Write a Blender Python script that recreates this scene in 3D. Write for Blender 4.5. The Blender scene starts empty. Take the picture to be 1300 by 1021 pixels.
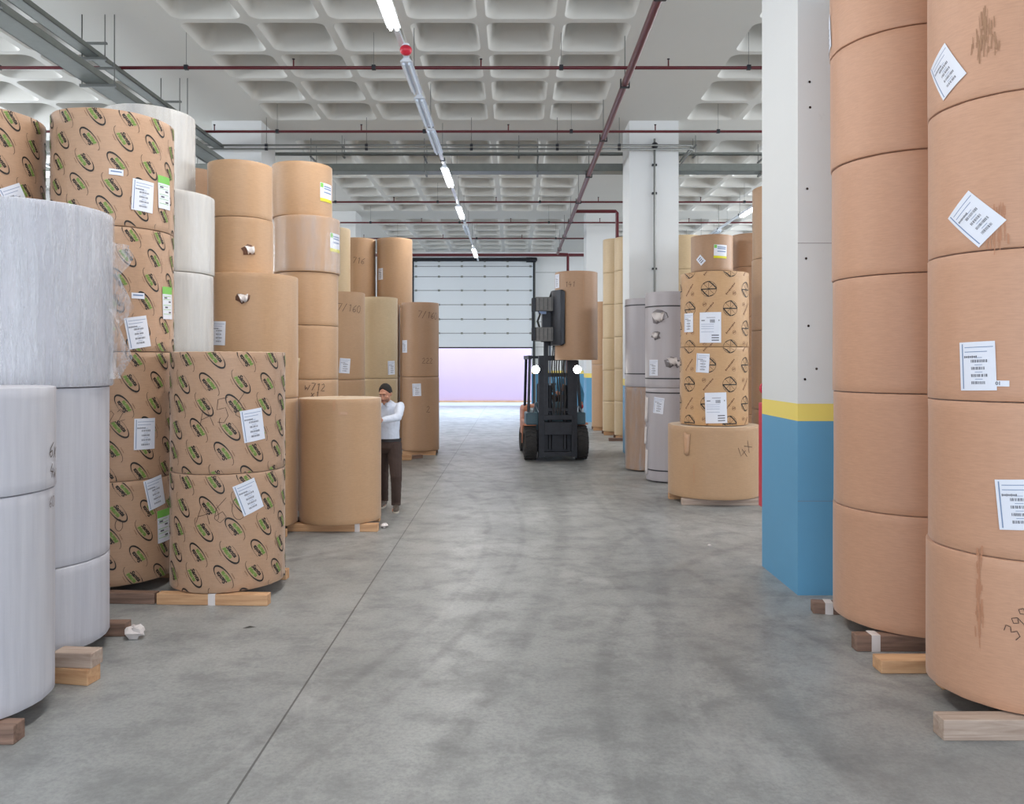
import bpy, bmesh, math, random
from mathutils import Vector, Matrix
R = math.radians
rnd = random.Random(7)
COL = bpy.context.scene.collection
PI = math.pi

# ------------------------------------------------------------------ materials
def s2l(c):
    c = c/255.0
    return c/12.92 if c <= .04045 else ((c+.055)/1.055)**2.4
def rgb(r, g, b): return (s2l(r), s2l(g), s2l(b), 1)
class NT:
    def __init__(s, name):
        s.m = bpy.data.materials.new(name); s.m.use_nodes = True
        s.n = s.m.node_tree; s.n.nodes.clear()
        s.out = s.add('ShaderNodeOutputMaterial'); s.b = s.add('ShaderNodeBsdfPrincipled')
        s.l(s.b.outputs[0], s.out.inputs[0]); s.tc = None
    def add(s, t, **k):
        n = s.n.nodes.new(t)
        for a, v in k.items(): setattr(n, a, v)
        return n
    def l(s, a, b): s.n.links.new(a, b)
    def coord(s, scale=(1, 1, 1), which='Object'):
        if s.tc is None: s.tc = s.add('ShaderNodeTexCoord')
        mp = s.add('ShaderNodeMapping'); mp.inputs['Scale'].default_value = scale
        s.l(s.tc.outputs[which], mp.inputs['Vector']); return mp.outputs[0]
    def noise(s, scale=5, det=4, rough=.55, vec=(1, 1, 1), dist=0):
        n = s.add('ShaderNodeTexNoise'); n.inputs['Scale'].default_value = scale
        n.inputs['Detail'].default_value = det; n.inputs['Roughness'].default_value = rough
        n.inputs['Distortion'].default_value = dist
        s.l(s.coord(vec), n.inputs['Vector']); return n.outputs['Fac']
    def ramp(s, fac, stops):
        r = s.add('ShaderNodeValToRGB'); e = r.color_ramp.elements
        while len(e) < len(stops): e.new(.5)
        for i, (p, c) in enumerate(stops): e[i].position = p; e[i].color = c
        s.l(fac, r.inputs[0]); return r.outputs[0]
    def mix(s, fac, a, b, mode='MIX'):
        m = s.add('ShaderNodeMix', data_type='RGBA', blend_type=mode)
        for v, k in ((fac, 0), (a, 6), (b, 7)):
            if isinstance(v, (float, int, tuple)): m.inputs[k].default_value = v
            else: s.l(v, m.inputs[k])
        return m.outputs[2]
    def math(s, op, a, b=None, c=None):
        m = s.add('ShaderNodeMath', operation=op)
        for i, v in enumerate((a, b, c)):
            if v is None: continue
            if isinstance(v, (float, int)): m.inputs[i].default_value = v
            else: s.l(v, m.inputs[i])
        return m.outputs[0]
    def bump(s, h, strength=.3, dist=.01, prev=None):
        b = s.add('ShaderNodeBump'); b.inputs['Strength'].default_value = strength
        b.inputs['Distance'].default_value = dist; s.l(h, b.inputs['Height'])
        if prev is not None: s.l(prev, b.inputs['Normal'])
        s.l(b.outputs[0], s.b.inputs['Normal']); return b.outputs[0]
    def set(s, col=None, rough=None, metal=None):
        if col is not None:
            if isinstance(col, tuple): s.b.inputs['Base Color'].default_value = col
            else: s.l(col, s.b.inputs['Base Color'])
        if rough is not None:
            if isinstance(rough, (float, int)): s.b.inputs['Roughness'].default_value = rough
            else: s.l(rough, s.b.inputs['Roughness'])
        if metal is not None: s.b.inputs['Metallic'].default_value = metal
        return s
W1 = (1, 1, 1, 1)
def g(v): return (v, v, v, 1)
def plain(name, c, rough=.6, metal=0, nscale=6, amt=.12):
    t = NT(name); n = t.noise(nscale, 5)
    t.set(t.mix(n, tuple(x*(1-amt) for x in c[:3])+(1,), tuple(min(1, x*(1+amt)) for x in c[:3])+(1,)), rough, metal)
    t.bump(t.noise(nscale*8, 3), .08, .004)
    return t.m
def kraft(name, c, c2, rib=1.0, stain=(.45, .3, .2)):
    t = NT(name)
    n = t.noise(1.6, 4, .6)
    base = t.mix(n, c, c2)
    st = t.noise(3, 5, .65, (1, 1, .18), .4)
    base = t.mix(t.ramp(st, [(.62, g(0)), (.8, g(.28))]), base, (c2[0]*stain[0]*1.5, c2[1]*stain[1]*1.8, c2[2]*stain[2]*2, 1))
    fine = t.noise(60, 3, .6, (.25, .25, 2.2))
    base = t.mix(.10, base, t.ramp(fine, [(.3, g(.25)), (.7, g(.9))]), 'OVERLAY')
    t.set(base, .5)
    t.b.inputs['Specular IOR Level'].default_value = .5
    t.b.inputs['Sheen Weight'].default_value = .25; t.b.inputs['Sheen Roughness'].default_value = .4
    w = t.noise(9, 4, .6, (1, 1, .5), .5)
    p = t.bump(w, .22*rib, .012)
    t.bump(fine, .12*rib, .004, p)
    return t.m
M = {}
M['kraft'] = kraft('kraft_paper', rgb(184, 148, 114), rgb(174, 138, 104))
M['kraft_dark'] = kraft('kraft_paper_brown', rgb(172, 136, 106), rgb(162, 126, 96))
M['kraft_pink'] = kraft('kraft_paper_rosy', rgb(194, 149, 121), rgb(184, 139, 112))
M['kraft_pale'] = kraft('kraft_paper_pale', rgb(198, 174, 138), rgb(188, 163, 128))
M['kraft_ochre'] = kraft('kraft_paper_ochre', rgb(194, 154, 112), rgb(184, 144, 102))
M['kraft_print'] = kraft('printed_kraft_paper', rgb(184, 149, 121), rgb(173, 138, 111), 1.6)
M['kraft_end'] = kraft('kraft_end_paper', rgb(210, 182, 146), rgb(198, 168, 130))
def whitep(name, c, c2, streak=.25, soft=False):
    t = NT(name)
    v = t.noise(9 if soft else 16, 2 if soft else 4, .5, (1, 1, .03 if soft else .06))
    base = t.mix(t.ramp(v, [(.35, g(0)), (.68, g(1))]), c, c2)
    t.set(base, .45)
    p = t.bump(v, streak, .012)
    t.bump(t.noise(30, 4, .6, (.3, .3, 1.5), .3), streak*.5, .006, p)
    return t.m
M['white_paper'] = whitep('white_wrap_paper', rgb(198, 197, 204), rgb(183, 182, 191), .45)
M['pearl'] = whitep('pearl_paper', rgb(206, 203, 198), rgb(196, 192, 186), .1, True)
M['grey_paper'] = whitep('grey_wrap_paper', rgb(178, 172, 176), rgb(172, 166, 170), .08, True)
def film(name, amount=.3, streak=8, lo=.35, hi=.72):
    t = NT(name)
    t.n.nodes.remove(t.b)
    tr = t.add('ShaderNodeBsdfTransparent'); gl = t.add('ShaderNodeBsdfPrincipled')
    gl.inputs['Base Color'].default_value = (.62, .63, .68, 1); gl.inputs['Roughness'].default_value = .12
    mx = t.add('ShaderNodeMixShader')
    v = t.noise(streak, 5, .65, (1, 1, .1), .3)
    f = t.ramp(v, [(lo, g(amount*.35)), (hi, g(min(1, amount*2)))])
    t.l(f, mx.inputs[0]); t.l(tr.outputs[0], mx.inputs[1]); t.l(gl.outputs[0], mx.inputs[2])
    t.l(mx.outputs[0], t.out.inputs[0])
    b = t.add('ShaderNodeBump'); b.inputs['Strength'].default_value = .8; b.inputs['Distance'].default_value = .02
    t.l(v, b.inputs['Height']); t.l(b.outputs[0], gl.inputs['Normal'])
    return t.m
M['film'] = film('stretch_film', .22, 6, .45, .8)
M['film_heavy'] = film('heavy_stretch_film', .34, 26)
M['film_brown'] = film('loose_stretch_film', .34, 7, .45, .75)
M['black_ink'] = NT('black_ink').set(rgb(38, 33, 30), .6).m
M['faint_ink'] = NT('faint_ink').set(rgb(122, 84, 58), .6).m
M['pen_ink'] = NT('pen_ink').set(rgb(70, 52, 44), .6).m
M['green_ink'] = NT('green_ink').set(rgb(112, 138, 62), .6).m
M['green_pale'] = NT('pale_green_ink').set(rgb(156, 162, 108), .6).m
M['label_paper'] = plain('label_paper', rgb(222, 225, 236), .5, 0, 12, .03)
M['label_blue'] = NT('label_blue_print').set(rgb(120, 140, 175), .6).m
M['label_grey'] = NT('label_grey_print').set(rgb(92, 93, 104), .6).m
M['label_green'] = NT('label_green_print').set(rgb(122, 190, 84), .5).m
M['label_yellow'] = NT('label_yellow_print').set(rgb(214, 206, 30), .5).m
M['strap'] = NT('black_strap').set(rgb(50, 50, 56), .5).m
M['tape'] = NT('packing_tape').set(rgb(190, 150, 118), .25).m
M['torn'] = plain('torn_paper', rgb(216, 208, 206), .7)
M['torn_grey'] = plain('torn_grey_layer', rgb(126, 120, 122), .7)
M['dark_gap'] = plain('dark_hole', rgb(110, 78, 62), .7)
M['scuff'] = NT('scuffed_paper').set(rgb(158, 120, 92), .7).m
M['rust_stain'] = NT('rusty_smear').set(rgb(180, 128, 98), .65).m
def wood(name, c, c2):
    t = NT(name)
    n = t.noise(6, 6, .6, (.25, 3, 3), 1.2)
    t.set(t.mix(t.ramp(n, [(.3, g(0)), (.7, g(1))]), c, c2), .7); t.bump(n, .4, .006); return t.m
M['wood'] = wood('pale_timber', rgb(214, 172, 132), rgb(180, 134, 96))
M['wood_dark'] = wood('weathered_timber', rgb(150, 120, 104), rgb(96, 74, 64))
M['wood_grey'] = wood('grey_timber', rgb(192, 172, 158), rgb(150, 128, 114))
def wallm(name, c, amt=.06):
    t = NT(name); n = t.noise(.8, 6, .65)
    d = t.noise(5, 5, .7)
    base = t.mix(n, tuple(x*(1-amt) for x in c[:3])+(1,), tuple(min(1, x*(1+amt)) for x in c[:3])+(1,))
    base = t.mix(t.ramp(d, [(.66, g(0)), (.74, g(.25))]), base, tuple(x*.7 for x in c[:3])+(1,))
    t.set(base, .55); t.bump(d, .12, .006); return t.m
M['white_wall'] = wallm('white_painted_concrete', rgb(216, 218, 219), .04)
M['blue_wall'] = wallm('blue_painted_concrete', rgb(96, 156, 194), .08)
M['yellow_wall'] = wallm('yellow_painted_concrete', rgb(236, 214, 112), .04)
M['ceiling'] = wallm('ceiling_concrete', rgb(208, 207, 202), .04)
M['pink_wall'] = wallm('pink_render', rgb(196, 166, 182), .03)
M['panel'] = wallm('white_insulated_panel', rgb(214, 220, 226), .02)
M['rubber'] = plain('tyre_rubber', rgb(52, 50, 50), .8, 0, 20, .3)
M['iron'] = plain('dark_iron', rgb(50, 52, 58), .45, .5, 12, .4)
M['steel'] = plain('worn_steel', rgb(150, 156, 166), .3, .8, 14, .2)
M['steel_grey'] = plain('grey_steel_casting', rgb(104, 102, 100), .45, .4, 14, .3)
M['galv'] = plain('galvanised_steel', rgb(128, 132, 128), .42, .7, 8, .15)
M['conduit'] = plain('conduit_grey', rgb(120, 122, 120), .4, .6)
M['red_pipe'] = plain('red_painted_pipe', rgb(92, 28, 36), .3, 0, 9, .15)
M['red'] = plain('red_enamel', rgb(200, 40, 62), .35, 0, 9, .1)
M['orange'] = plain('worn_orange_paint', rgb(190, 122, 90), .5, 0, 12, .25)
M['teal'] = plain('teal_body_paint', rgb(70, 96, 108), .4, 0, 9, .2)
M['white_metal'] = plain('white_enamel', rgb(225, 232, 242), .25, .1, 9, .03)
def emit(name, c, e):
    t = NT(name); t.set(c, .4); t.b.inputs['Emission Color'].default_value = c; t.b.inputs['Emission Strength'].default_value = e; return t.m
M['tube'] = emit('lit_tube', (1, .99, .95, 1), 14)
M['lamp'] = emit('lit_lamp', (1, .98, .92, 1), 60)
M['tube_off'] = NT('unlit_tube').set(rgb(225, 236, 250), .2).m
M['skin'] = plain('skin', rgb(186, 134, 110), .5, 0, 12, .06)
M['hair'] = plain('dark_hair', rgb(26, 22, 20), .8, 0, 40, .3)
M['shirt'] = plain('pale_shirt', rgb(206, 213, 228), .7, 0, 14, .04)
M['trousers'] = plain('brown_trousers', rgb(66, 50, 44), .8, 0, 14, .15)
M['belt'] = plain('dark_belt', rgb(34, 32, 36), .5)
M['shoe'] = plain('worn_shoe', rgb(86, 76, 68), .6, 0, 14, .2)
M['sole'] = plain('pale_sole', rgb(180, 172, 160), .7)
M['eye_white'] = NT('eye_white').set(rgb(225, 220, 215), .3).m
M['lips'] = NT('lips').set(rgb(150, 92, 82), .5).m
M['beard'] = plain('stubble', rgb(128, 92, 76), .8, 0, 60, .2)
M['blue_cloth'] = plain('blue_work_jacket', rgb(70, 132, 168), .8, 0, 14, .2)
# floor
def floor_mat():
    t = NT('worn_concrete')
    n1 = t.noise(.45, 5, .6, (1, 1, 1), .2); n2 = t.noise(2.4, 9, .72, (1, 1.2, 1), .15); n3 = t.noise(38, 6, .75)
    base = t.mix(t.ramp(n1, [(.32, g(0)), (.68, g(1))]), rgb(136, 138, 138), rgb(170, 171, 170))
    base = t.mix(t.ramp(n2, [(.36, g(.5)), (.54, g(0))]), base, rgb(104, 105, 106))
    base = t.mix(t.ramp(n3, [(.34, g(.5)), (.58, g(0))]), base, rgb(112, 113, 114))
    n4 = t.noise(1.3, 8, .75, (1, .6, 1), .2)
    base = t.mix(t.ramp(n4, [(.54, g(0)), (.70, g(.5))]), base, rgb(188, 188, 188))
    # tyre tracks: thin dark arcs, worn away by noise
    if t.tc is None: t.coord()
    sep = t.add('ShaderNodeSeparateXYZ'); t.l(t.tc.outputs['Object'], sep.inputs[0])
    X, Y = sep.outputs[0], sep.outputs[1]
    wear = t.ramp(t.noise(1.6, 7, .75), [(.38, g(.1)), (.62, g(1))])
    acc = None
    for cx, cy, r, w in ((9.5, 15.0, 8.4, .11), (9.5, 15.0, 9.55, .10), (-7.5, 13.5, 7.6, .12), (-7.5, 13.5, 6.4, .09), (6.5, 4.2, 4.9, .10),
                         (6.5, 4.2, 6.0, .12), (8.0, 12.0, 6.6, .10), (-30, 12, 30.7, .16), (-26, 11, 27.6, .14), (14, 19, 13.6, .12), (3.5, 17.5, 5.6, .1), (40, 14, 39.6, .18), (4, 7.5, 3.1, .1), (9.0, 13.0, 7.4, .07), (7.2, 10.5, 5.2, .06), (-12, 9, 11.7, .08), (-14, 9.5, 14.1, .07), (22, 12, 20.8, .08), (5, 13.2, 4.1, .07)):
        dx = t.math('SUBTRACT', X, cx); dy = t.math('SUBTRACT', Y, cy)
        d = t.math('SQRT', t.math('ADD', t.math('MULTIPLY', dx, dx), t.math('MULTIPLY', dy, dy)))
        b = t.math('ABSOLUTE', t.math('SUBTRACT', d, r))
        f = t.math('SUBTRACT', 1.0, t.math('DIVIDE', b, w*.7)); f = t.math('MAXIMUM', f, 0.0)
        acc = f if acc is None else t.math('MAXIMUM', acc, f)
    tr = t.math('MULTIPLY', t.math('MINIMUM', t.math('MULTIPLY', acc, 1.6), 1.0), wear)
    base = t.mix(t.math('MULTIPLY', tr, .34), base, rgb(86, 86, 88))
    j = t.math('ABSOLUTE', t.math('ADD', X, 1.30)); j = t.math('LESS_THAN', j, .006)
    j2 = t.math('ABSOLUTE', t.math('SUBTRACT', Y, 16.4)); j2 = t.math('LESS_THAN', j2, .008)
    j = t.math('MAXIMUM', j, j2)
    base = t.mix(t.math('MULTIPLY', j, .8), base, rgb(70, 70, 70))
    sm = t.noise(1.7, 6, .7, (1, 1, 1), 1)
    base = t.mix(t.ramp(sm, [(.70, g(0)), (.78, g(.45))]), base, rgb(88, 88, 88))
    t.set(base, t.ramp(n2, [(.3, g(.5)), (.7, g(.3))]))
    t.b.inputs['Specular IOR Level'].default_value = .45
    t.bump(t.mix(.3, n3, n2), .10, .006)
    return t.m
M['floor'] = floor_mat()

M['yard'] = wallm('pale_yard_concrete', rgb(190, 200, 214), .05)
# ------------------------------------------------------------------ mesh builder
class MB:
    def __init__(s): s.v = []; s.f = []; s.m = []; s.mats = []
    def mi(s, mat):
        if mat not in s.mats: s.mats.append(mat)
        return s.mats.index(mat)
    def add(s, vs, fs, mat):
        o = len(s.v); s.v += [tuple(p) for p in vs]; k = s.mi(mat)
        for f in fs: s.f.append([i+o for i in f]); s.m.append(k)
        return s
    def box(s, c, d, mat, rz=0, taper=1, mtx=None):
        cx, cy, cz = c; hx, hy, hz = d[0]/2, d[1]/2, d[2]/2
        vs = []
        for z in (-1, 1):
            k = taper if z > 0 else 1
            for x, y in ((-1, -1), (1, -1), (1, 1), (-1, 1)):
                p = Vector((x*hx*k, y*hy*k, z*hz))
                if mtx is not None: p = mtx @ p
                elif rz: p = Matrix.Rotation(rz, 3, 'Z') @ p
                vs.append((p.x+cx, p.y+cy, p.z+cz))
        return s.add(vs, [(0, 3, 2, 1), (4, 5, 6, 7), (0, 1, 5, 4), (1, 2, 6, 5), (2, 3, 7, 6), (3, 0, 4, 7)], mat)
    def b2(s, a, b, mat):
        return s.box([(a[i]+b[i])/2 for i in range(3)], [abs(b[i]-a[i]) for i in range(3)], mat)
    def beam(s, p0, p1, w, h, mat):
        p0, p1 = Vector(p0), Vector(p1); d = p1-p0
        q = d.to_track_quat('X', 'Z').to_matrix()
        return s.box((p0+p1)/2, (d.length, w, h), mat, mtx=q)
    def tube(s, pts, r, mat, n=10, caps=True, ell=None):
        pts = [Vector(p) for p in pts]; rs = r if isinstance(r, (list, tuple)) else [r]*len(pts)
        vs = []; up = None
        for i, p in enumerate(pts):
            d = (pts[min(i+1, len(pts)-1)]-pts[max(i-1, 0)]).normalized()
            if up is None:
                up = Vector((0, 0, 1)) if abs(d.z) < .9 else Vector((0, 1, 0))
            a = d.cross(up).normalized(); b = a.cross(d).normalized(); up = b
            for k in range(n):
                t = 2*PI*k/n; e = ell[i] if ell else (1, 1)
                vs.append(p+a*math.cos(t)*rs[i]*e[0]+b*math.sin(t)*rs[i]*e[1])
        fs = []
        for i in range(len(pts)-1):
            for k in range(n):
                fs.append((i*n+k, i*n+(k+1) % n, (i+1)*n+(k+1) % n, (i+1)*n+k))
        if caps: fs += [tuple(range(n-1, -1, -1)), tuple((len(pts)-1)*n+k for k in range(n))]
        return s.add(vs, fs, mat)
    def lathe(s, prof, mat, c=(0, 0, 0), n=48, axis='Z', closed=False, wob=None):
        vs = []
        for (r, z) in prof:
            for k in range(n):
                t = 2*PI*k/n; rr = r
                if wob: rr += wob(t, z)
                p = (rr*math.cos(t), rr*math.sin(t), z)
                if axis == 'X': p = (z, rr*math.cos(t), rr*math.sin(t))
                if axis == 'Y': p = (rr*math.cos(t), z, rr*math.sin(t))
                vs.append((p[0]+c[0], p[1]+c[1], p[2]+c[2]))
        fs = []
        for i in range(len(prof)-1):
            for k in range(n):
                fs.append((i*n+k, i*n+(k+1) % n, (i+1)*n+(k+1) % n, (i+1)*n+k))
        if prof[0][0] > 0 and not closed: fs.append(tuple(range(n-1, -1, -1)))
        if prof[-1][0] > 0 and not closed: fs.append(tuple((len(prof)-1)*n+k for k in range(n)))
        return s.add(vs, fs, mat)
    def ball(s, c, r, mat, n=16, m=10, rot=None):
        r = r if isinstance(r, (tuple, list)) else (r, r, r)
        vs = []; fs = []
        for i in range(m+1):
            ph = PI*i/m
            for k in range(n):
                t = 2*PI*k/n
                p = Vector((r[0]*math.sin(ph)*math.cos(t), r[1]*math.sin(ph)*math.sin(t), r[2]*math.cos(ph)))
                if rot is not None: p = rot @ p
                vs.append(p+Vector(c))
        for i in range(m):
            for k in range(n): fs.append((i*n+k, (i+1)*n+k, (i+1)*n+(k+1) % n, i*n+(k+1) % n))
        return s.add(vs, fs, mat)
    def build(s, name, parent=None, smooth=True, bevel=0, angle=40, loc=None, rz=0):
        me = bpy.data.meshes.new(name); me.from_pydata(s.v, [], s.f)
        for k in s.mats: me.materials.append(M[k])
        me.polygons.foreach_set('material_index', s.m); me.update()
        if smooth:
            me.shade_smooth()
            try: me.set_sharp_from_angle(angle=R(angle))
            except Exception: pass
        o = bpy.data.objects.new(name, me); COL.objects.link(o)
        if parent is not None: o.parent = parent
        if loc: o.location = loc
        if rz: o.rotation_euler.z = rz
        if bevel:
            b = o.modifiers.new('bevel', 'BEVEL'); b.width = bevel; b.segments = 2; b.limit_method = 'ANGLE'
        return o
def tag(o, label=None, cat=None, group=None, kind=None):
    if label: o['label'] = label
    if cat: o['category'] = cat
    if group: o['group'] = group
    if kind: o['kind'] = kind
    return o
def empty(name, loc, rz=0):
    o = bpy.data.objects.new(name, None); COL.objects.link(o); o.location = loc; o.rotation_euler.z = rz; return o
def struct(o): o['kind'] = 'structure'; return o
def voxel(o, size, smooth=4):
    r = o.modifiers.new('r', 'REMESH'); r.mode = 'VOXEL'; r.voxel_size = size; r.use_smooth_shade = True
    if smooth:
        m = o.modifiers.new('s', 'SMOOTH'); m.factor = .5; m.iterations = smooth
    dg = bpy.context.evaluated_depsgraph_get(); e = o.evaluated_get(dg)
    me = bpy.data.meshes.new_from_object(e); o.modifiers.clear(); old = o.data; o.data = me; bpy.data.meshes.remove(old)
    return o

# ------------------------------------------------------------------ the building
H = 7.15
CX = [-6.43, 2.44]; CWX = 1.05; CWY = .98
CYS = [6.78, 16.74, 26.70]
XL, XR, YB = -13.9, 12.3, 36.6
f = MB(); f.b2((XL-.3, -9, -.2), (XR+.3, YB+.25, 0), 'floor'); struct(f.build('floor', smooth=False))
f = MB(); f.b2((XL-6, YB+.25, -.2), (XR+6, 46, -.001), 'yard'); struct(f.build('ground_outside', smooth=False))

def ceiling():
    mb = MB(); D = .42
    fieldsX = [(-13.89, 6), (-5.17, 6), (3.57, 6)]; PX, PY = 1.17, 1.225
    fieldsY = [(-1.8, 7), (8.18, 7), (18.15, 7), (28.12, 7)]
    def rr(cx, cy, hx, hy, rad, z, n=5):
        out = []
        for (sx, sy, a0) in ((1, 1, 0), (-1, 1, 90), (-1, -1, 180), (1, -1, 270)):
            for k in range(n+1):
                a = R(a0+90*k/n); out.append((cx+sx*(hx-rad)+rad*math.cos(a), cy+sy*(hy-rad)+rad*math.sin(a), z))
        return out
    def sq(cx, cy, hx, hy, z, n=5):
        out = []
        c = [(hx, 0), (hx, hy), (0, hy), (-hx, hy), (-hx, 0), (-hx, -hy), (0, -hy), (hx, -hy)]
        pts = rr(cx, cy, hx, hy, min(hx, hy)*.999, z, n)
        for (x, y, _) in pts:
            dx, dy = x-cx, y-cy; k = max(abs(dx)/hx, abs(dy)/hy); out.append((cx+dx/k, cy+dy/k, z))
        # snap the diagonal sample of each corner to the cell's true corner
        for q in range(4):
            i = q*(n+1)+n//2
            sx, sy = ((1, 1), (-1, 1), (-1, -1), (1, -1))[q]
            out[i] = (cx+sx*hx, cy+sy*hy, z)
        return out
    for (x0, nx) in fieldsX:
        for (y0, ny) in fieldsY:
            for i in range(nx):
                for j in range(ny):
                    cx, cy = x0+PX*(i+.5), y0+PY*(j+.5)
                    loops = [sq(cx, cy, PX/2, PY/2, H), rr(cx, cy, PX/2-.065, PY/2-.065, .15, H), rr(cx, cy, PX/2-.085, PY/2-.085, .16, H+.03),
                             rr(cx, cy, PX/2-.20, PY/2-.20, .12, H+D-.03), rr(cx, cy, PX/2-.23, PY/2-.23, .10, H+D)]
                    n = len(loops[0]); vs = [p for l in loops for p in l]
                    fs = []
                    for a in range(len(loops)-1):
                        for k in range(n): fs.append((a*n+k, (a+1)*n+k, (a+1)*n+(k+1) % n, a*n+(k+1) % n))
                    fs.append(tuple((len(loops)-1)*n+k for k in range(n-1, -1, -1)))
                    mb.add(vs, fs, 'ceiling')
    # solid bands between the fields
    xb = [XL-.3]; 
    for (x0, nx) in fieldsX: xb += [x0, x0+PX*nx]
    xb += [XR+.3]; yb = [-9]
    for (y0, ny) in fieldsY: yb += [y0, y0+PY*ny]
    yb += [YB+.3]
    for a in range(0, len(xb), 2):
        mb.add([(xb[a], yb[0], H), (xb[a+1], yb[0], H), (xb[a+1], yb[-1], H), (xb[a], yb[-1], H)], [(0, 3, 2, 1)], 'ceiling')
    for a in range(1, len(xb)-1, 2):
        for b in range(0, len(yb), 2):
            mb.add([(xb[a], yb[b], H), (xb[a+1], yb[b], H), (xb[a+1], yb[b+1], H), (xb[a], yb[b+1], H)], [(0, 3, 2, 1)], 'ceiling')
    mb.b2((XL-.3, -9, H+D+.03), (XR+.3, YB+.3, H+D+.2), 'ceiling')
    struct(mb.build('ceiling', angle=30))
ceiling()
def wall(name, boxes, part=None):
    mb = MB()
    for a, b, m in boxes: mb.b2(a, b, m)
    return struct(mb.build(name, smooth=False))
def banded(x0, y0, x1, y1):
    return [((x0, y0, 0), (x1, y1, 1.5), 'blue_wall'), ((x0, y0, 1.5), (x1, y1, 1.65), 'yellow_wall'), ((x0, y0, 1.65), (x1, y1, H), 'white_wall')]
WZ0, WZ1, WY0, WY1 = 4.3, 6.5, 2.0, 34.5
def side_wall(name, x0, x1):
    up = [((x0, -9, 0), (x1, YB, 1.5), 'blue_wall'), ((x0, -9, 1.5), (x1, YB, 1.65), 'yellow_wall'), ((x0, -9, 1.65), (x1, YB, WZ0), 'white_wall'), ((x0, -9, WZ1), (x1, YB, H), 'white_wall'),
          ((x0, -9, WZ0), (x1, WY0, WZ1), 'white_wall'), ((x0, WY1, WZ0), (x1, YB, WZ1), 'white_wall')]
    wall(name, up)
def added_strip_window(name, x, s):  # invented glazing strips, out of view, added to give the hall side light
    mb = MB(); n = 16; d = (WY1-WY0)/n
    for k in range(n+1): mb.b2((x-.03, WY0+k*d-.03, WZ0), (x+.03, WY0+k*d+.03, WZ1), 'white_metal')
    for z in (WZ0+.03, (WZ0+WZ1)/2, WZ1-.03): mb.b2((x-.03, WY0, z-.03), (x+.03, WY1, z+.03), 'white_metal')
    struct(mb.build(name, smooth=False))
side_wall('wall_left', XL-.25, XL); side_wall('wall_right', XR, XR+.25)
added_strip_window('added_window_1', XL-.12, 1); added_strip_window('added_window_2', XR+.12, -1)
DX0, DX1, DZ = -4.60, .80, 6.72
wb = banded(XL-.25, YB, DX0, YB+.25)+banded(DX1, YB, XR+.25, YB+.25)+[((DX0, YB, DZ), (DX1, YB+.25, H), 'white_wall')]
wall('wall_back', wb)
# faint horizontal panel joints on the door wall
mb = MB()
for z in (2.73, 3.9, 5.05, 6.2):
    mb.b2((DX1+.15, YB-.012, z), (2.4, YB, z+.02), 'galv')
struct(mb.build('trim_1', smooth=False))
for x in CX:
    for y in CYS:
        mb = MB()
        for a, b, m in banded(x, y, x+CWX, y+CWY): mb.b2(a, b, m)
        if y < 7 and x > 0:
            for (hx, hz) in ((2.53, 2.32), (2.54, 4.42), (2.545, 4.2), (2.52, 3.5), (2.60, 1.95), (2.51, 2.9), (2.50, 1.86)): mb.lathe([(.011, -.004), (.001, -.004)], 'dark_gap', (hx, y, hz), 8, 'Y')  # dark discs put the shade of small anchor holes into colour
            mb.b2((x-.0015, y-.0015, 3.03), (x+CWX+.0015, y, 3.034), 'torn_grey'); mb.b2((x-.0015, y-.0015, .81), (x+CWX+.0015, y, .813), 'torn_grey')
        struct(mb.build('column', bevel=0, smooth=False))
# yard outside the door
mb = MB(); mb.b2((-16, 40.0, 0), (16, 40.3, 3.1), 'pink_wall'); struct(mb.build('wall_outside', smooth=False))
mb = MB(); mb.b2((-14, 39.9, 0), (14, 40.0, .09), 'wood'); struct(mb.build('kerb_outside', smooth=False))
# sectional door
door = empty('door_1', ((DX0+DX1)/2, YB-.1, 2.73)); struct(door)
zs = [2.73, 3.38, 4.03, 4.70, 5.36, 6.0, 6.48, 6.72]
w = (DX1-DX0)+.1
for i in range(len(zs)-1):
    mb = MB(); h = zs[i+1]-zs[i]
    mb.b2((-w/2, -.02, zs[i]-2.73+.012), (w/2, .03, zs[i+1]-2.73-.012), 'panel')
    mb.b2((-w/2, -.005, zs[i+1]-2.73-.014), (w/2, .028, zs[i+1]-2.73+.014), 'strap')
    if h > .5:
        mb.b2((-w/2+.02, -.026, zs[i]-2.73+h*.48), (w/2-.02, -.018, zs[i]-2.73+h*.5), 'panel')
    p = mb.build('door_panel', door, smooth=False)
    mb = MB()
    for k in range(6): mb.b2((-w/2+.1+k*(w-.2)/5-.05, -.045, zs[i+1]-2.73-.045), (-w/2+.1+k*(w-.2)/5+.05, -.015, zs[i+1]-2.73+.045), 'galv')
    mb.build('hinges', p, smooth=False)
mb = MB(); mb.b2((-w/2, -.03, -.05), (w/2, .03, .012), 'rubber'); mb.build('door_seal', door, smooth=False)
for sx in (-1, 1):
    mb = MB(); x = sx*(w/2+.06); mb.b2((x-.05, -.05, -2.73), (x+.05, .05, 4.1), 'iron'); mb.b2((x-.02+sx*.05, -.12, -2.73), (x+.02+sx*.05, .06, 4.1), 'galv')
    mb.build('door_track', door, smooth=False)
mb = MB(); mb.tube([(-w/2-.2, -.15, 4.03), (w/2+.2, -.15, 4.03)], .06, 'iron'); mb.tube([(w/2-.3, -.15, 4.03), (w/2+.15, -.15, 4.03)], .12, 'iron'); mb.b2((-w/2-.2, -.1, 4.0), (w/2+.2, .0, 4.14), 'iron')
mb.build('torsion_shaft', door)

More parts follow.
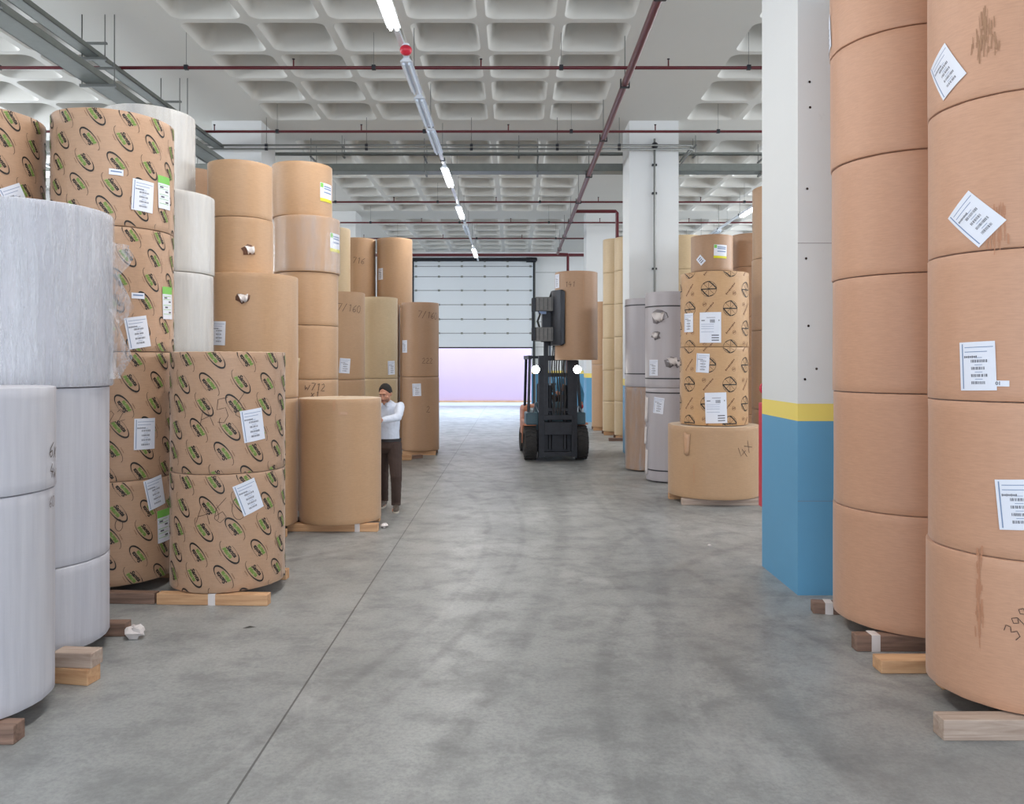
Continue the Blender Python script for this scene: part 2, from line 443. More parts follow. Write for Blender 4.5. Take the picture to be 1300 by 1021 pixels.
# ------------------------------------------------------------------ services on the ceiling
def rods(mb, x, y, z, r=.008): mb.tube([(x, y, z), (x, y, H)], r, 'conduit', 6)
for k, (y, desc) in enumerate([(12.27, 'nearest the camera'), (15.65, 'just before the second pillar'), (19.1, 'just past the second pillar'),
                (22.5, 'above the clamp truck'), (25.8, 'just before the third pillar'), (29.1, 'beyond the third pillar')]):
    p = empty('sprinkler_pipe', (0, y, 6.6)); tag(p, 'thin dark red sprinkler pipe crossing under the ceiling, '+desc, 'pipe', 'sprinkler pipes crossing the hall')
    mb = MB(); mb.tube([(XL, 0, 0), (XR, 0, 0)], .026, 'red_pipe', 10); 
    mb.build('pipe_run', p)
    x = -12.2+.4*(k % 3)
    while x < 11.5:
        mb = MB(); mb.tube([(x, 0, .02), (x, 0, .12)], .012, 'red_pipe', 8); mb.lathe([(.01, 0), (.022, .012), (.022, .02), (.008, .026)], 'iron', (x, 0, .12), 10)
        mb.build('sprinkler_head', p); 
        mb = MB(); mb.tube([(x+1.25, 0, 0), (x+1.25, 0, H-6.6)], .004, 'conduit', 6); mb.b2((x+1.22, -.03, -.03), (x+1.28, .03, .04), 'iron'); mb.build('hanger', p)
        x += 2.92
p = empty('main_riser_pipe', (1.74, 0, 6.4)); tag(p, 'long dark red sprinkler main running down the hall to the door wall', 'pipe')
mb = MB(); mb.tube([(0, 1, 0), (0, 31.6, 0), (.02, 31.65, -.02), (.4, 31.66, -.03), (.41, 31.66, -.1), (.41, 31.66, -5.4)], .055, 'red_pipe', 12); mb.build('pipe_run', p)
mb = MB(); mb.tube([(0, 22.85, 0), (1.2, 22.85, 0), (1.24, 22.85, -.04), (1.24, 22.85, -6.3)], .05, 'red_pipe', 12); mb.build('branch_pipe', p)
for y in range(3, 31, 3):
    mb = MB(); mb.tube([(0, y+.4, 0), (0, y+.4, H-6.4)], .008, 'conduit', 6); mb.b2((-.07, y+.37, -.07), (.07, y+.43, -.055), 'iron'); mb.b2((-.075, y+.38, -.07), (-.058, y+.42, .07), 'iron'); mb.b2((.058, y+.38, -.07), (.075, y+.42, .07), 'iron'); mb.build('hanger', p)
mb = MB(); mb.b2((XL, 32.8, 6.45), (XR, 33.0, 6.56), 'red_pipe'); o = mb.build('support_beam', smooth=False); tag(o, 'dark red steel beam crossing above the roller door', 'beam')
# cable trays
def tray(p0, p1, w, h, name, label, group=None, hang=2.6):
    root = empty(name, p0); tag(root, label, 'cable tray', group)
    d = Vector(p1)-Vector(p0); L = d.length; rz = math.atan2(d.y, d.x); root.rotation_euler.z = rz
    mb = MB(); mb.b2((0, -w/2, 0), (L, -w/2+.012, h), 'galv'); mb.b2((0, w/2-.012, 0), (L, w/2, h), 'galv')
    n = int(L/.25)
    mb.b2((0, -w/2, 0), (L, w/2, .006), 'galv')
    mb.build('channel', root, smooth=False)
    mb = MB()
    for k in range(4): 
        y = -w/2+.05+k*(w-.1)/3
        mb.tube([(i*L/14, y+.012*math.sin(i*1.7+k), .03) for i in range(15)], .016, 'strap', 6)
    mb.build('cables', root)
    x = hang*.4
    while x < L:
        mb = MB(); mb.b2((x-.02, -w/2-.1, -.04), (x+.02, w/2+.1, 0), 'conduit')
        for sy in (-1, 1): mb.tube([(x, sy*(w/2+.07), -.03), (x, sy*(w/2+.07), H-p0[2])], .008, 'conduit', 6)
        mb.b2((x-.02, -w/2-.1, h+.12), (x+.02, w/2+.1, h+.15), 'conduit')
        mb.build('trapeze_hanger', root, smooth=False); x += hang
    return root
tray((-6.22, 8.0, 6.52), (-6.22, 16.6, 6.52), .2, .07, 'cable_tray', 'narrow upper galvanised cable tray above the left rolls', 'cable trays on the left')
tray((-6.15, 8.0, 6.12), (-6.15, 16.6, 6.12), .34, .1, 'cable_tray', 'wide lower galvanised cable tray above the left rolls', 'cable trays on the left')
tray((-13.5, 18.3, 6.42), (XR-.1, 18.3, 6.42), .36, .17, 'cable_tray', 'wide galvanised cable tray crossing the hall behind the second pillar', 'cable trays crossing the hall')
tray((-13.5, 17.95, 6.74), (XR-.1, 17.95, 6.74), .12, .05, 'cable_tray', 'narrow cable tray crossing the hall above the wide tray', 'cable trays crossing the hall', 4)
for z, lab in ((6.57, 'upper'), (6.49, 'lower')):
    p = empty('conduit', (0, 16.52, z)); tag(p, 'thin grey conduit crossing the face of the second pillar, %s of the pair' % lab, 'conduit', 'conduits crossing the second pillar')
    mb = MB(); mb.tube([(-6.7, 0, 0), (3.68, 0, 0), (3.74, .05, 0), (3.74, 1.3, -.02)], .02, 'conduit', 8)
    mb.build('conduit_run', p)
    for x in (-5.2, -3.1, -.9, .9, 2.2):
        mb = MB(); mb.tube([(x-.03, 0, 0), (x+.03, 0, 0)], .032, 'iron', 8)
        if z > 6.5: mb.tube([(x, 0, 0), (x, 0, H-z)], .007, 'conduit', 6)
        mb.build('coupling', p)
p = empty('conduit', (2.97, 16.68, 0)); tag(p, 'vertical grey conduit running down the front of the second pillar', 'conduit')
mb = MB(); mb.tube([(0, 0, .01), (0, 0, 6.75)], .024, 'conduit', 8); mb.build('conduit_run', p)
for z in (1.9, 4.0, 5.6, 6.2):
    mb = MB(); mb.b2((-.05, -.01, z-.02), (.05, .057, z+.02), 'iron'); mb.build('pipe_clip', p)
mb = MB(); mb.ball((0, -.03, 6.6), .07, 'iron'); mb.build('junction_box', p)
# lighting
def light_line(x, z, lit, unlit, y0, y1, label, grp):
    r = empty('lighting_trunking', (x, y0, z)); tag(r, label, 'lighting track')
    mb = MB(); mb.b2((-.035, 0, .04), (.035, y1-y0, .09), 'white_metal'); mb.build('trunking', r, smooth=False)
    y = 1.0
    while y < y1-y0:
        mb = MB(); mb.tube([(0, y, .09), (0, y, H-z)], .006, 'conduit', 6); mb.b2((-.05, y-.02, .03), (.05, y+.02, .1), 'iron'); mb.build('hanger', r); y += 2.4
    for (ya, yb, lab), on in [(q, True) for q in lit]+[(q, False) for q in unlit]:
        t = empty('batten_light', (x, (ya+yb)/2, z)); tag(t, lab, 'ceiling light', grp)
        L = yb-ya
        mb = MB(); mb.add([(-.04, -L/2, .04), (.04, -L/2, .04), (.09, -L/2, -.01), (-.09, -L/2, -.01), (-.04, L/2, .04), (.04, L/2, .04), (.09, L/2, -.01), (-.09, L/2, -.01)],
                          [(0, 1, 5, 4), (1, 2, 6, 5), (3, 0, 4, 7), (0, 3, 2, 1), (4, 5, 6, 7), (2, 3, 7, 6)], 'white_metal')
        mb.build('housing', t, smooth=False)
        for sx in (-.04, .04):
            mb = MB(); mb.tube([(sx, -L/2+.03, -.035), (sx, L/2-.03, -.035)], .02, 'tube' if on else 'tube_off', 10); mb.build('tube', t)
        if on:
            ld = bpy.data.lights.new('batten_lamp', 'AREA'); ld.shape = 'RECTANGLE'; ld.size = .14; ld.size_y = L; ld.energy = LAMP; ld.color = (1, .975, .93)
            lo = bpy.data.objects.new('batten_lamp', ld); COL.objects.link(lo); lo.location = (0, 0, -.075); lo.parent = t
LAMP = 90
light_line(-1.54, 6.3, [(2.4, 3.9, 'lit batten light overhead, out of frame near the camera'), (5.6, 7.1, 'lit batten light overhead, second from the camera'),
    (8.6, 10.1, 'bright lit batten light cut by the top edge of the photo'),
    (17.3, 19.1, 'bright lit batten light just past the crossing cable tray'), (21.6, 23.3, 'lit batten light second past the crossing cable tray'), (29.6, 31.8, 'small distant lit batten light just before the roller door')],
    [(11.2, 12.5, 'unlit white batten light between the first two red pipes'), (12.75, 14.3, 'unlit white batten light just before the second red pipe'), (14.5, 16.1, 'unlit batten light at the second red pipe'),
     (24.6, 26.2, 'unlit batten light far down the centre line'), ], 1.5, 33.5, 'long white lighting track down the middle of the hall', 'batten lights on the centre track')
light_line(6.64, 6.3, [(8.0, 9.6, 'lit batten light in the right aisle, hidden by the near pillar'), (21.5, 23.0, 'lit batten light in the right aisle above the stacked rolls'), (14.5, 16.1, 'lit batten light in the right aisle beside the near pillar')],
    [(25.5, 27, 'unlit batten light in the right aisle above the stacked rolls')], 3, 33.5, 'white lighting track over the right aisle', 'batten lights over the right aisle')
light_line(-10.3, 6.3, [(8.0, 9.6, 'lit batten light over the left aisle, nearest the camera'), (15.5, 17.1, 'lit batten light over the left aisle behind the rolls'), (24, 25.6, 'lit batten light far down the left aisle')],
    [], 3, 33.5, 'white lighting track over the left aisle', 'batten lights over the left aisle')
t = empty('alarm_beacon', (-1.48, 10.75, 6.3)); tag(t, 'small red round alarm beacon on the centre lighting track', 'beacon')
mb = MB(); mb.ball((0, 0, -.03), (.085, .085, .07), 'red'); mb.build('beacon_lens', t); mb = MB(); mb.lathe([(.05, 0), (.05, .05)], 'white_metal', (0, 0, 0), 16); mb.build('base', t)

# ------------------------------------------------------------------ prints, labels and rolls
def text_mesh(txt, size=1, shear=0, offset=0, res=2):
    cu = bpy.data.curves.new('t', 'FONT'); cu.body = txt; cu.size = size; cu.shear = shear; cu.offset = offset
    cu.align_x = 'CENTER'; cu.align_y = 'CENTER'; cu.resolution_u = res
    o = bpy.data.objects.new('t', cu); me = bpy.data.meshes.new_from_object(o)
    vs = [(v.co.x, v.co.y) for v in me.vertices]; fs = [tuple(p.vertices) for p in me.polygons]
    bpy.data.objects.remove(o); bpy.data.curves.remove(cu); bpy.data.meshes.remove(me)
    return vs, fs
TX = {}
def txt(s, size, shear=0, offset=0, res=2):
    k = (s, size, shear, offset, res)
    if k not in TX: TX[k] = text_mesh(*k)
    return TX[k]
class Decal:      # flat outline pieces, later wrapped round a roll
    def __init__(s): s.p = []          # (verts2d, faces, mat, lift)
    def poly(s, vs, fs, mat, lift=0): s.p.append((vs, fs, mat, lift)); return s
    def rect(s, x, y, w, h, mat, lift=0, rot=0):
        n = max(1, int(abs(w)/.025)); m = max(1, int(abs(h)/.03)); vs = []
        for i in range(n+1):
            for j in range(m+1):
                a, b = -w/2+w*i/n, -h/2+h*j/m
                vs.append((x+a*math.cos(rot)-b*math.sin(rot), y+a*math.sin(rot)+b*math.cos(rot)))
        q = m+1
        return s.poly(vs, [(q*i+j, q*(i+1)+j, q*(i+1)+j+1, q*i+j+1) for i in range(n) for j in range(m)], mat, lift)
    def line(s, pts, w, mat, lift=0, taper=None):
        vs = []; n = len(pts)
        for i, (x, y) in enumerate(pts):
            a = pts[max(0, i-1)]; b = pts[min(n-1, i+1)]; dx, dy = b[0]-a[0], b[1]-a[1]; L = math.hypot(dx, dy) or 1
            ww = (taper[i] if taper else w)/2
            vs += [(x-dy/L*ww, y+dx/L*ww), (x+dy/L*ww, y-dx/L*ww)]
        return s.poly(vs, [(2*i, 2*i+1, 2*i+3, 2*i+2) for i in range(n-1)], mat, lift)
    def text(s, t, x, y, size, mat, rot=0, shear=0, offset=0, lift=0, sx=1):
        vs, fs = txt(t, size, shear, offset)
        c, d = math.cos(rot), math.sin(rot)
        return s.poly([(x+a*sx*c-b*d, y+a*sx*d+b*c) for a, b in vs], fs, mat, lift)
    def merge(s, o, x, y, rot=0, k=1):
        c, d = math.cos(rot)*k, math.sin(rot)*k
        for vs, fs, m, l in o.p: s.p.append(([(x+a*c-b*d, y+a*d+b*c) for a, b in vs], fs, m, l))
        return s
    def wrap(s, mb, r, th, z, eps, zlim=None):
        for vs, fs, m, l in s.p:
            rr = r+eps+l
            if zlim:
                ys = [b for a, b in vs]
                if max(ys)+z < zlim[0] or min(ys)+z > zlim[1]: continue
                vs = [(a, min(max(b+z, zlim[0]), zlim[1])-z) for a, b in vs]
            mb.add([(rr*math.cos(th+a/rr), rr*math.sin(th+a/rr), z+b) for a, b in vs], fs, m)
def arc(a0, a1, rx, ry, n, cx=0, cy=0): return [(cx+rx*math.cos(R(a0+(a1-a0)*i/n)), cy+ry*math.sin(R(a0+(a1-a0)*i/n))) for i in range(n+1)]
LOGO = Decal()
LOGO.text('Santa', .006, .0155, .042, 'black_ink', shear=.25, offset=.0016, sx=1.26)
LOGO.rect(-.006, -.0165, .104, .026, 'green_pale', -.0006)
LOGO.text('Maria', -.006, -.0165, .038, 'green_ink', shear=.25, offset=.0016, sx=1.2)
_a = arc(-185, 60, .112, .045, 30)
LOGO.line(_a, .01, 'black_ink', taper=[.003+.012*math.exp(-((i-20)/7)**2) for i in range(31)])
LOGO.line(arc(60, 105, .112, .045, 6), .002, 'black_ink')
for k in range(7): LOGO.rect(-.06+k*.0075, -.058-.0012*k, .005, .005, 'faint_ink')
TRI = Decal()
TRI.line(arc(0, 360, .098, .098, 32), .004, 'black_ink')
for k in range(8): TRI.line([(0, 0), (.095*math.cos(k*PI/4), .095*math.sin(k*PI/4))], .004, 'black_ink')
TRI.rect(0, -.002, .19, .013, 'black_ink')
TRI.line([(0, .098), (.05, .058), (.097, .006)], .014, 'black_ink'); TRI.line([(0, .098), (-.07, .066)], .006, 'black_ink'); TRI.line([(-.097, 0), (-.05, -.056), (0, -.098)], .014, 'black_ink')
TRI.line([(0, -.098), (.06, -.075)], .008, 'black_ink')
SLOG = Decal()
for k in range(9): SLOG.rect((k-4)*.024, 0, .018, .016 if k % 3 else .024, 'faint_ink')
RING = Decal(); RING.line(arc(0, 360, .028, .028, 14), .004, 'faint_ink'); RING.line([(-.02, -.012), (.02, .012)], .009, 'faint_ink'); RING.line([(-.02, .012), (.02, -.012)], .004, 'faint_ink')
STROKE = {  # handwriting
 '0': [arc(90, 450, .3, .5, 14, .35, .5)], '1': [[(.2, .8), (.4, 1), (.4, 0)]], '3': [[(.05, .9), (.4, 1), (.5, .75), (.25, .55), (.55, .35), (.4, .05), (.05, .1)]],
 '4': [[(.3, 1), (.05, .45), (.6, .4)], [(.45, .7), (.4, 0)]], '5': [[(.6, 1), (.2, 1), (.1, .6), (.45, .6), (.5, .25), (.3, .02), (.05, .1)]],
 '6': [[(.55, 1), (.15, .6), (.08, .2), (.3, .0), (.55, .2), (.4, .45), (.12, .3)]], '7': [[(.05, .95), (.6, 1), (.25, 0)]], '/': [[(.5, 1.05), (.1, -.1)]],
 '8': [[(.5, .85), (.25, 1), (.1, .8), (.5, .3), (.3, 0), (.08, .2), (.3, .5), (.5, .85)]], '9': [[(.5, .8), (.25, 1), (.08, .75), (.3, .55), (.52, .8), (.4, 0)]],
 'A': [[(.02, .1), (.35, 1), (.6, 0)], [(.1, .35), (.65, .45)]], '2': [[(.05, .8), (.3, 1), (.5, .7), (.05, 0), (.6, .05)]], 'w': [[(0, .6), (.1, 0), (.25, .4), (.4, 0), (.6, .7)]], 'x': [[(0, .7), (.5, 0)], [(.5, .7), (0, 0)]],
}
def hand(s, h, mat='pen_ink', w=.006, rot=0, slant=.1):
    d = Decal(); x = -len(s)*.33
    for c in s:
        for st in STROKE.get(c, []):
            pts = []
            for i in range(len(st)-1):
                (a, b), (e, q) = st[i], st[i+1]
                for k in range(2): pts.append((a+(e-a)*k/2, b+(q-b)*k/2))
            pts.append(st[-1])
            d.line([((x+a+slant*b)*h, (b-.5)*h) for a, b in pts], w, mat)
        x += .72
    o = Decal(); o.merge(d, 0, 0, rot); return o
def paper_label(style, rot=0, k=1):
    d = Decal(); P = 'label_paper'
    r2 = random.Random(style+str(rot))
    if style == 'std':       # tall delivery label with four barcodes
        d.rect(0, 0, .19, .27, P); d.rect(-.078, 0, .006, .25, 'label_blue', .0008)
        d.rect(.01, .105, .15, .004, 'label_blue', .0008); d.rect(-.005, .08, .12, .004, 'label_blue', .0008)
        for q in range(10): d.rect(-.066+q*.0072, .052, .005, .010 if q % 3 else .013, 'label_grey', .0008)
        for q, y in enumerate((.028, -.012, -.052, -.092)):
            x = -.03
            while x < .052-(q % 2)*.01:
                w = r2.choice((.0018, .003, .0045)); d.rect(x, y, w, .016, 'label_grey', .0008); x += w+.0028
            d.rect(.008, y+.019, .04, .0028, 'label_blue', .0008)
    elif style == 'small':
        d.rect(0, 0, .11, .05, P); d.rect(0, .005, .085, .012, 'label_blue', .0008)
    elif style == 'tag01':
        d.rect(0, 0, .08, .032, P); d.text('01', -.012, 0, .026, 'label_grey', offset=.0008, lift=.0008)
    elif style == 'green':
        d.rect(0, 0, .17, .29, P); d.rect(0, .112, .17, .066, 'label_green', .0008)
        for y in (.06, .03, -.02, -.06, -.10): d.rect(-.01, y, .13, .004, 'label_green', .0008)
        for x, y in ((-.04, .045), (.03, .01), (-.03, -.04), (.03, -.085)): d.rect(x, y, .045, .014, 'label_grey', .0008)
    elif style == 'big':
        d.rect(0, 0, .30, .43, P); d.rect(.01, .14, .12, .006, 'label_grey', .0008); d.rect(-.1, .10, .05, .012, 'label_grey', .0008)
        for q in range(9): d.rect(.0+q*.0075, .09, .004, .045, 'label_grey', .0008)
        for y in (.045, .015, -.015, -.06): d.rect(-.04, y, .18, .004, 'label_blue', .0008)
        d.rect(.12, .1, .012, .018, 'label_grey', .0008)
        for y in (-.11, -.145, -.18): d.rect(.07, y, .10, .014, 'label_grey', .0008)
    elif style == 'yellow':
        d.rect(0, 0, .26, .25, P); d.rect(0, -.105, .26, .045, 'label_yellow', .0008); d.rect(-.1, .09, .05, .06, 'label_green', .0008)
        for y in (.08, .05, .0): d.rect(.02, y, .17, .018, 'label_blue', .0008)
    elif style == 'diamond':
        d.rect(0, 0, .13, .17, P)
        for y in (.04, .0, -.04): d.rect(0, y, .07, .018, 'label_grey', .0008)
    o = Decal(); o.merge(d, 0, 0, rot, k); return o

NSEG = 72
def make_roll(x, y, r, z0, z1, mat, label, group, deco=(), dents=.0012, top=True, film=None, seed=0, rollname='paper_roll'):
    h = z1-z0; rr = random.Random(seed*13+5)
    ph = [rr.uniform(0, 6.28) for _ in range(6)]
    eb = .004
    def wob(t, z):
        e = math.exp(-z/.04)+math.exp(-(h-z)/.04)
        return dents*(math.sin(5*t+ph[0]+3*z)+math.sin(11*t+ph[1]-5*z))*.5 + e*(.0015*math.sin(17*t+ph[2])+.001*math.sin(31*t+ph[3]))
    # only the upper rim is irregular in height
    prof = [(r-.006, 0), (r-.002, .0015), (r, .005), (r, .06)]
    nz = max(3, int(h/.2))
    for i in range(1, nz): prof.append((r, .06+(h-.12)*i/nz))
    prof += [(r, h-.06), (r, h-.005), (r-.002, h-.0015), (r-.006, h)]
    mb = MB(); mb.lathe(prof, mat, n=NSEG, wob=wob)
    for fn in deco:
        if fn[0] == 'print': fn[1](mb, r, h, rr)
    o = mb.build(rollname, loc=(x, y, z0)); tag(o, label, 'paper roll', group)
    if top:
        em = {'white_paper': 'white_paper', 'pearl': 'pearl', 'grey_paper': 'grey_paper'}.get(mat, 'kraft_end')
        m2 = MB(); n = NSEG
        vs = []; fs = []
        rings = [(r-.004, h-.006), (r-.03, h+.0015), (r-.07, h+.001), (r*.5, h+.001), (.06, h+.001), (.045, h-.006)]
        for q, (a, zz) in enumerate(rings):
            for k in range(n):
                t = 2*PI*k/n
                aa = a+(.004*math.sin(23*t+ph[4]) if q == 2 else 0)
                vs.append((aa*math.cos(t), aa*math.sin(t), zz+(.0012*math.sin(40*t+ph[5]) if q in (1, 2) else 0)))
        for q in range(len(rings)-1):
            for k in range(n): fs.append((q*n+k, q*n+(k+1) % n, (q+1)*n+(k+1) % n, (q+1)*n+k))
        fs.append(tuple((len(rings)-1)*n+k for k in range(n)))
        m2.add(vs, fs, em); m2.build('end_cap', o)
    for fn in deco:
        if fn[0] == 'label':
            _, style, th, z, rot, name, lab = fn
            m2 = MB(); paper_label(style, R(rot)).wrap(m2, r, R(th), z-z0, .005)
            q = m2.build(name, o, smooth=False); q['label'] = lab
        elif fn[0] == 'hand':
            _, s, th, z, hh, rot, w = fn
            m2 = MB(); hand(s, hh, 'pen_ink', w, R(rot)).wrap(m2, r, R(th), z-z0, .004)
            q = m2.build('handwriting', o, smooth=False); q['label'] = 'handwritten marks in dark pen'
        elif fn[0] == 'torn':
            _, th, z, sz = fn
            torn(o, r, R(th), z-z0, sz, rr)
        elif fn[0] == 'tape':
            _, th, z, w, hh = fn
            m2 = MB(); Decal().rect(0, 0, w, hh, 'tape').wrap(m2, r, R(th), z-z0, .004); q = m2.build('tape', o, smooth=False)
        elif fn[0] == 'stain':
            _, th, z, w, hh, mt = fn
            m2 = MB(); d = Decal()
            for k in range(46):
                a, b = rr.uniform(-1, 1), rr.uniform(-1, 1); q_ = 1-abs(a)*.6
                d.rect(a*w*.5*(1-.4*(b+1)/2), b*hh*.5, rr.uniform(.002, .007), rr.uniform(.04, .16)*q_, mt, 0, rr.uniform(-.1, .1))
            d.wrap(m2, r, R(th), z-z0, .0035); m2.build('smear', o, smooth=False)
        elif fn[0] == 'strap':
            m2 = MB(); zz = fn[1]-z0
            m2.lathe([(r+.002, zz-.011), (r+.005, zz-.009), (r+.005, zz+.009), (r+.002, zz+.011)], 'strap', n=NSEG, closed=True); m2.build('strap', o)
        elif fn[0] == 'flap':
            _, th, z, w, hh = fn[:5]
            m2 = MB(); t0 = R(th); vs = []
            for i in range(4):
                for j in range(5):
                    a = -w/2+w*i/3; b = hh/2-hh*j/4
                    e = .008+.03*math.sin(i/3*PI)*(.4+j/4*.6)
                    vs.append(((r+e)*math.cos(t0+(a*(1-.3*j/4))/r), (r+e)*math.sin(t0+(a*(1-.3*j/4))/r), z-z0+b+.02*math.sin(i*2)))
            m2.add(vs, [(i*5+j, i*5+j+1, (i+1)*5+j+1, (i+1)*5+j) for i in range(3) for j in range(4)], 'tape' if len(fn) < 6 else fn[5])
            q = m2.build('paper_flap', o); s = q.modifiers.new('s', 'SOLIDIFY'); s.thickness = .003
    if film:
        m2 = MB(); n = 96; vs = []; rz_ = [0.01, .1]+[.1+(h-.2)*i/8 for i in range(1, 8)]+[h-.1, h-.005]
        amp = film[1]
        for i, z in enumerate(rz_):
            for k in range(n):
                t = 2*PI*k/n
                a = r+.007+amp*(.5+.5*math.sin(19*t+ph[0]+.6*math.sin(z*5)))*(.5+.5*math.sin(7*t+ph[1]))+amp*.5*abs(math.sin(43*t+ph[2]+z))
                vs.append((a*math.cos(t), a*math.sin(t), z))
        m2.add(vs, [(i*n+k, i*n+(k+1) % n, (i+1)*n+(k+1) % n, (i+1)*n+k) for i in range(len(rz_)-1) for k in range(n)], film[0])
        q = m2.build('stretch_film', o, angle=180); q['label'] = 'clear wrinkled stretch film'
        if len(film) > 2:
            m2 = MB(); t0 = R(film[2]); vs = []
            for i in range(6):
                for j in range(14):
                    z = .05+(h-.25)*j/13; a = r+.01+.02*i*(.8+.5*math.sin(j*1.3+i))
                    tt = t0+.05*i+.06*math.sin(j*.9+i*.5)
                    vs.append((a*math.cos(tt), a*math.sin(tt), z))
            m2.add(vs, [(i*14+j, i*14+j+1, (i+1)*14+j+1, (i+1)*14+j) for i in range(5) for j in range(13)], 'film_heavy')
            m2.build('loose_film', o, angle=180)
    return o
def torn(o, r, th, z, sz, rr):
    m2 = MB(); hole = 'torn_grey' if 'grey' in o.data.materials[0].name else 'dark_gap'
    # dark hole edge, then a curled white tongue of paper
    n = 11; vs = [((r+.004)*math.cos(th), (r+.004)*math.sin(th), z)]
    rad = [sz*rr.uniform(.55, 1.1) for _ in range(n)]
    for k in range(n):
        a = 2*PI*k/n; vs.append(((r+.004)*math.cos(th+rad[k]*math.cos(a)/r), (r+.004)*math.sin(th+rad[k]*math.cos(a)/r), z+rad[k]*math.sin(a)*.8))
    m2.add(vs, [(0, 1+k, 1+(k+1) % n) for k in range(n)], hole)
    vs = []
    for i in range(5):
        for j in range(4):
            a = (-.5+j/3)*sz*1.3*(1-.14*i); b = -.9*sz*(i/4)+sz*.5
            e = .008+.05*math.sin(i/4*2.6)*sz/.12+.01*math.sin(j*2.3+i)
            vs.append(((r+e)*math.cos(th+(a+.2*sz*i/4)/r), (r+e)*math.sin(th+(a+.2*sz*i/4)/r), z+b+.02*math.sin(j*3+i)))
    m2.add(vs, [(i*4+j, i*4+j+1, (i+1)*4+j+1, (i+1)*4+j) for i in range(4) for j in range(3)], 'torn')
    q = m2.build('torn_patch', o); s = q.modifiers.new('s', 'SOLIDIFY'); s.thickness = .002; q['label'] = 'torn wrapper with curled pale paper'
def print_santa(mb, r, h, rr):
    circ = 2*PI*r; n = int(circ/.225); n -= n % 2; st = circ/n; rows = int(h/.195)+2; off = rr.uniform(0, .2)
    for j in range(rows):
        z = h-.06-j*.195
        for i in range(n):
            k = (i+j) % 2; s = i*st+off-j*.045; zz = z+(.012 if k else -.012)+rr.uniform(-.008, .008)
            d = Decal(); d.merge(LOGO, 0, 0, R(-54 if k else 126)+rr.uniform(-.05, .05), 1.03)
            d.wrap(mb, r, s/r, zz, .003, (.004, h-.004))
def print_tri(mb, r, h, rr):
    circ = 2*PI*r; n = int(circ/.30); n -= n % 2; st = circ/n; off = R(-113.4)*r
    rows = int(h/.275)+2; z = h-.25+.275 if h > 0 else 0
    for j in range(rows):
        for i in range(n):
            zz = z-j*.275; s = i*st+off
            if (i+j) % 2: d = Decal(); d.merge(TRI, 0, 0, 0, 1.1)
            else:
                d = Decal(); d.merge(SLOG, 0, .0, R(50)); d.merge(RING, .06 if j % 2 else -.06, -.06 if j % 2 else .06)
            d.wrap(mb, r, s/r, zz, .003, (.004, h-.004))

ORD = ['bottom', 'second up', 'third up', 'fourth up', 'fifth up', 'sixth up']
LEVELS = {n: (ORD[:n-1]+['top'] if n > 2 else ['lower', 'upper'][:n]) for n in range(1, 8)}
seed = 0
def stack(x, y, r, zs, mat, look, where, group, deco={}, over={}, bearers=True, films={}):
    """zs: seam heights; over[i] = dict(x,y,r,mat,look); label = look + roll, level + of the stack + where"""
    global seed
    n = len(zs)-1; lv = LEVELS[n]
    for i in range(n):
        seed += 1; o = over.get(i, {})
        lk = o.get('look', look)
        if n == 1: lab = '%s, %s' % (lk, where)
        else: lab = '%s, %s of the stack %s' % (lk, lv[i], where)
        jx, jy = (0, 0) if i == 0 else (random.Random(seed).uniform(-.008, .008), random.Random(seed+99).uniform(-.008, .008))
        make_roll(o.get('x', x)+jx, o.get('y', y)+jy, o.get('r', r), zs[i], zs[i+1]-.006, o.get('mat', mat), lab, group, deco.get(i, ()), film=films.get(i), seed=seed)
def LB(style, th, z, rot=0, name='paper_label', lab='white barcode label'): return ('label', style, th, z, rot, name, lab)

# --- left side
GW, GL, GR = 'white wrapped rolls at the left edge', 'paper rolls stacked along the left side', 'paper rolls stacked along the right side'
stack(-3.127, 4.43, .47, [.105, 1.285, 1.87], 'white_paper', 'white-wrapped paper roll', 'at the lower left corner', GW,
      deco={0: [('hand', '60', 13.7, 1.20, .06, 0, .004)], 1: [('hand', '6x', 14, 1.50, .09, -8, .006), ('hand', '4w', 14, 1.38, .08, -8, .006)]})
stack(-3.38, 5.42, .53, [.105, .67, 1.84, 3.05], 'white_paper', 'white-wrapped paper roll', 'second from the left front', GW,
      over={2: dict(r=.545, look='white paper roll in thick wrinkled film')}, films={2: ('film_heavy', .008, 5)})
SP = ('print', print_santa)
LK = 'Santa Maria logo-printed brown paper roll'
stack(-3.62, 7.13, .50, [.1, .99, 2.10, 3.17, 4.16], 'kraft_print', 'brown roll printed with oval logos', 'behind the white rolls', 'logo-printed rolls',
      deco={3: [SP, LB('std', -36.5, 3.448, -3), LB('small', -61.2, 3.62, -2, 'small_tag', 'small white tag'), LB('green', -9.9, 3.52, 2, 'green_label', 'green and white label')],
            2: [SP, LB('small', -41.2, 2.58, 0, 'small_tag', 'small white tag'), LB('std', -41.2, 2.265, 10), LB('green', -3, 2.54, 2, 'green_label', 'green and white label')],
            1: [SP, LB('std', -34.9, 1.384, -1), ('hand', '22', -62, 1.55, .1, 10, .004)],
            0: [SP, LB('std', -23.3, .86, 12), LB('green', -11.2, .55, 2, 'green_label', 'green and white label'), ('hand', '0', -60, .62, .1, 10, .004)]})
stack(-2.528, 6.97, .48, [.1, 1.08, 2.10], 'kraft_print', 'brown roll printed with oval logos', 'on the pale timber beam', 'logo-printed rolls',
      deco={1: [SP, LB('std', -46.6, 1.477, 8), ('hand', 'A56', -78, 1.60, .2, 14, .004)], 0: [SP, LB('std', -50.7, .878, 20), ('hand', 'A60', -80, .78, .2, 6, .004)]})
